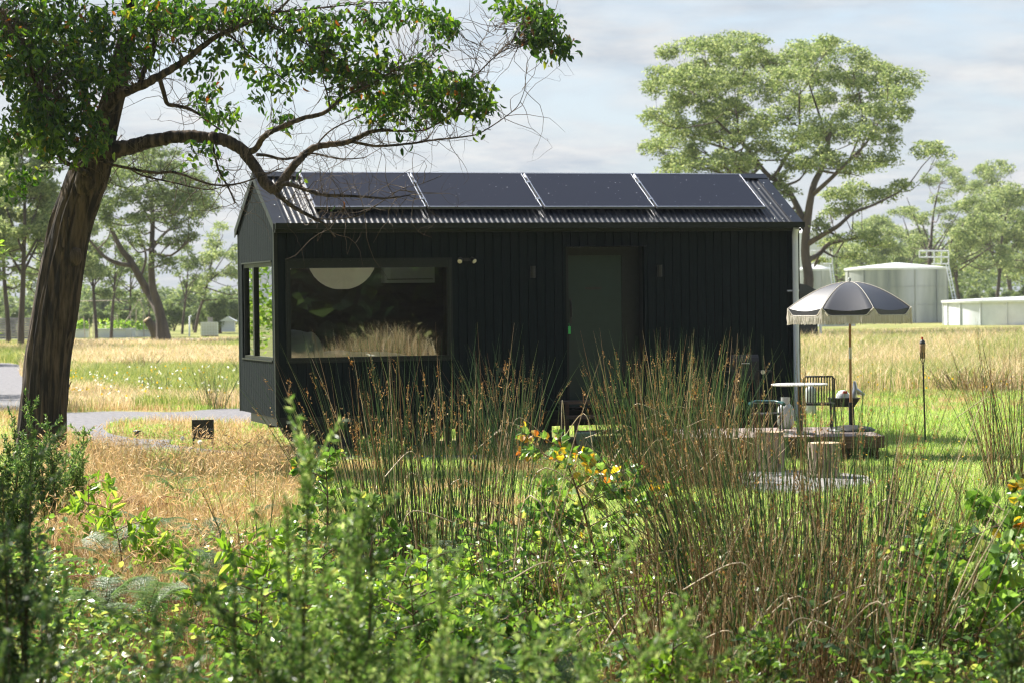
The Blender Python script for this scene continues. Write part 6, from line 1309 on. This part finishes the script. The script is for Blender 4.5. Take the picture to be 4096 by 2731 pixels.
for i, (px, py, sz, nf, D, lab) in enumerate([
 (415,1180,.38,6,None,'grey green fern standing in the golden grass'),(330,1290,.36,6,None,'bright fern below the golden grass'),(470,1290,.30,5,None,'small fern in the middle of the golden grass'),
 (255,1340,.36,5,None,'fern behind the long leaved bright green plant'),(500,1450,.36,6,None,'fern left of the low blurred bush'),(240,1480,.34,6,None,'pale fern arching over the shade at the lower left'),
 (340,1490,.34,6,None,'pale fern right of the arching one at the lower left'),(130,1480,.34,5,None,'fern near the bottom left dark bushes'),(700,1090+10,.30,4,None,'small bright fern at the edge of the gravel path under the cabin'),
 (1015,1360,.36,6,None,'silvery fern in the middle of the tall green rushes'),(1830,1500,.27,6,12.2,'blue green fern at the foot of the big foreground rushes'),(1960,1510,.25,6,12.0,'blue green fern right of the big foreground rushes'),
 (1700,1550,.26,5,11.6,'dark fern at the bottom right of centre'),(2060,1550,.25,5,11.6,'dark fern at the bottom right'),(880,1560,.28,6,9.5,'blurred silvery fern at the bottom centre left'),(700,1565,.28,6,9.0,'blurred silvery fern under the tall bush'),
 (440,1565,.26,6,8.5,'blurred pale fern on the bottom edge at the left'),(560,1550,.28,6,9.2,'blurred grey fern on the bottom edge'),(1220,1560,.30,6,10.5,'white lit fern left of the blurred bright bush'),(1500,1560,.30,5,11.5,'fern below the round leaved saplings'),
 (150,1100,.34,5,None,'fern beside the foreground trunk'),(100,1390,.34,5,None,'fern in the shade below the foreground trunk'),(2150,1520,.32,5,12.5,'fern under the right hand sapling'),(590,1210,.24,4,None,'dark dried fern top at the edge of the golden grass')]):
    fern(px, py, sz, nf, lab, 500+i, D=D, group=FG, lift=.12 if D and D < 11 else .05)
for i, (px, py, sz, lab) in enumerate([(340,1190,.34,'brown dead fern in the golden grass'),(260,1400,.34,'brown dead fern in the shade at the lower left'),(330,1410,.30,'brown dead fern beside the low long leaved plant'),(200,1200,.3,'brown dead fern near the foreground trunk')]):
    fern(px, py, sz, 7, lab, 560+i, dead=True, group='dead brown ferns')
for o in protos: bpy.data.objects.remove(o)
# raise the nearest ferns so that their fronds reach the frame, as the real ones on their tall stalks do
# ------------------------------------------------------------------ tangled ground cover of the near foreground
ug = MB(); lt_ = MB()
p, x, y, D = scatter(10.2, 19, 1000, wide=.225); n = len(p); near = (19-D)/8; clump = vnoise(p, .45, 2)*.6+vnoise(p, .16, 4)*.4
lawnish = ((x > 1000) & (y < 1290) & (y > 1050)) | ((x > 1850) & (y < 1380)); rr_ = (x > 1450) & (x < 2060); keep = (clump > np.where(rr_, .58, .47)) & (g.random(n) < np.where(rr_, .55, 1)) & ~(lawnish & (g.random(n) < .93)) & ~(inpoly(x, y, GOLD) & (g.random(n) < np.where(clump > .62, .35, .9)))
q = p[keep]; m = len(q); hmax = np.where((x[keep] > 620) & (y[keep] > 1290), 1.5, 1.0); q[:, 2] = g.random(m)**1.1*(.10+.42*np.clip(clump[keep]-.33, 0, .6))*hmax; leaves(ug, q, unit(g.normal(size=(m, 3))*[1, 1, .5]), unit(np.array([0, -.3, .7])+g.normal(0, .7, (m, 3))), g.uniform(.022, .075, m), g.uniform(.014, .046, m), T_FOLD, 0)
k2 = ~lawnish & (g.random(n) < .55); q = p[k2]; m = len(q); q[:, 2] = 0; blades(lt_, q, g.uniform(.05, .34, m), .0045*g.uniform(.6, 1.4, m), g.uniform(.3, .98, m), 0)
q = p[~lawnish & (g.random(n) < .6)]; m = len(q); q[:, 2] = g.uniform(.004, .06, m); leaves(lt_, q, rdir(m, g)*[1, 1, .25], rdir(m, g), g.uniform(.03, .09, m), g.uniform(.006, .02, m), T_FOLD, 0)
tag(ug.build('undergrowth', 'round_leaf'), 'low tangled leafy undergrowth across the near foreground', 'undergrowth', kind='stuff')
tag(lt_.build('leaf_litter', 'litter'), 'dry stalks and fallen leaves between the foreground plants', 'leaf litter', kind='stuff')
# thin dead twigs crossing the foreground
g = np.random.default_rng(99); mb = MB()
p, x, y, D = scatter(11, 18, 3.2); k = ~((x > 1000) & (y < 1290)); p = p[k]; n = len(p); a = g.random(n)*6.28; P = np.zeros((n, 6, 3)); L_ = g.uniform(.3, .9, n)
cur = np.stack([np.cos(a), np.sin(a), g.uniform(.2, .9, n)], 1); P[:, 0] = p
for k in range(1, 6): cur = unit(cur+g.normal(0, .18, (n, 3))+[0, 0, -.1]); P[:, k] = P[:, k-1]+cur*(L_/5)[:, None]
thin(mb, P, np.linspace(1, .4, 6)[None]*np.full((n, 1), .0022), sides=4); tag(mb.build('dead_twigs', 'timber_grey'), 'thin dead grey twigs lying through the foreground plants', 'twigs', kind='stuff')
# ------------------------------------------------------------------ air
def haze_mat():
    m = bpy.data.materials.new('haze_air'); m.use_nodes = True; nt = m.node_tree; nt.nodes.clear()
    v = nt.nodes.new('ShaderNodeVolumePrincipled'); v.inputs['Color'].default_value = (.90, .94, 1.0, 1); v.inputs['Density'].default_value = .0002; v.inputs['Anisotropy'].default_value = .1
    o = nt.nodes.new('ShaderNodeOutputMaterial'); nt.links.new(v.outputs[0], o.inputs['Volume']); return m
MAT['haze_air'] = haze_mat()
mb = MB(); mb.box((-170, -75, -1.0), (260, 360, 34)); tag(mb.build('haze', 'haze_air'), None, None, kind='stuff')
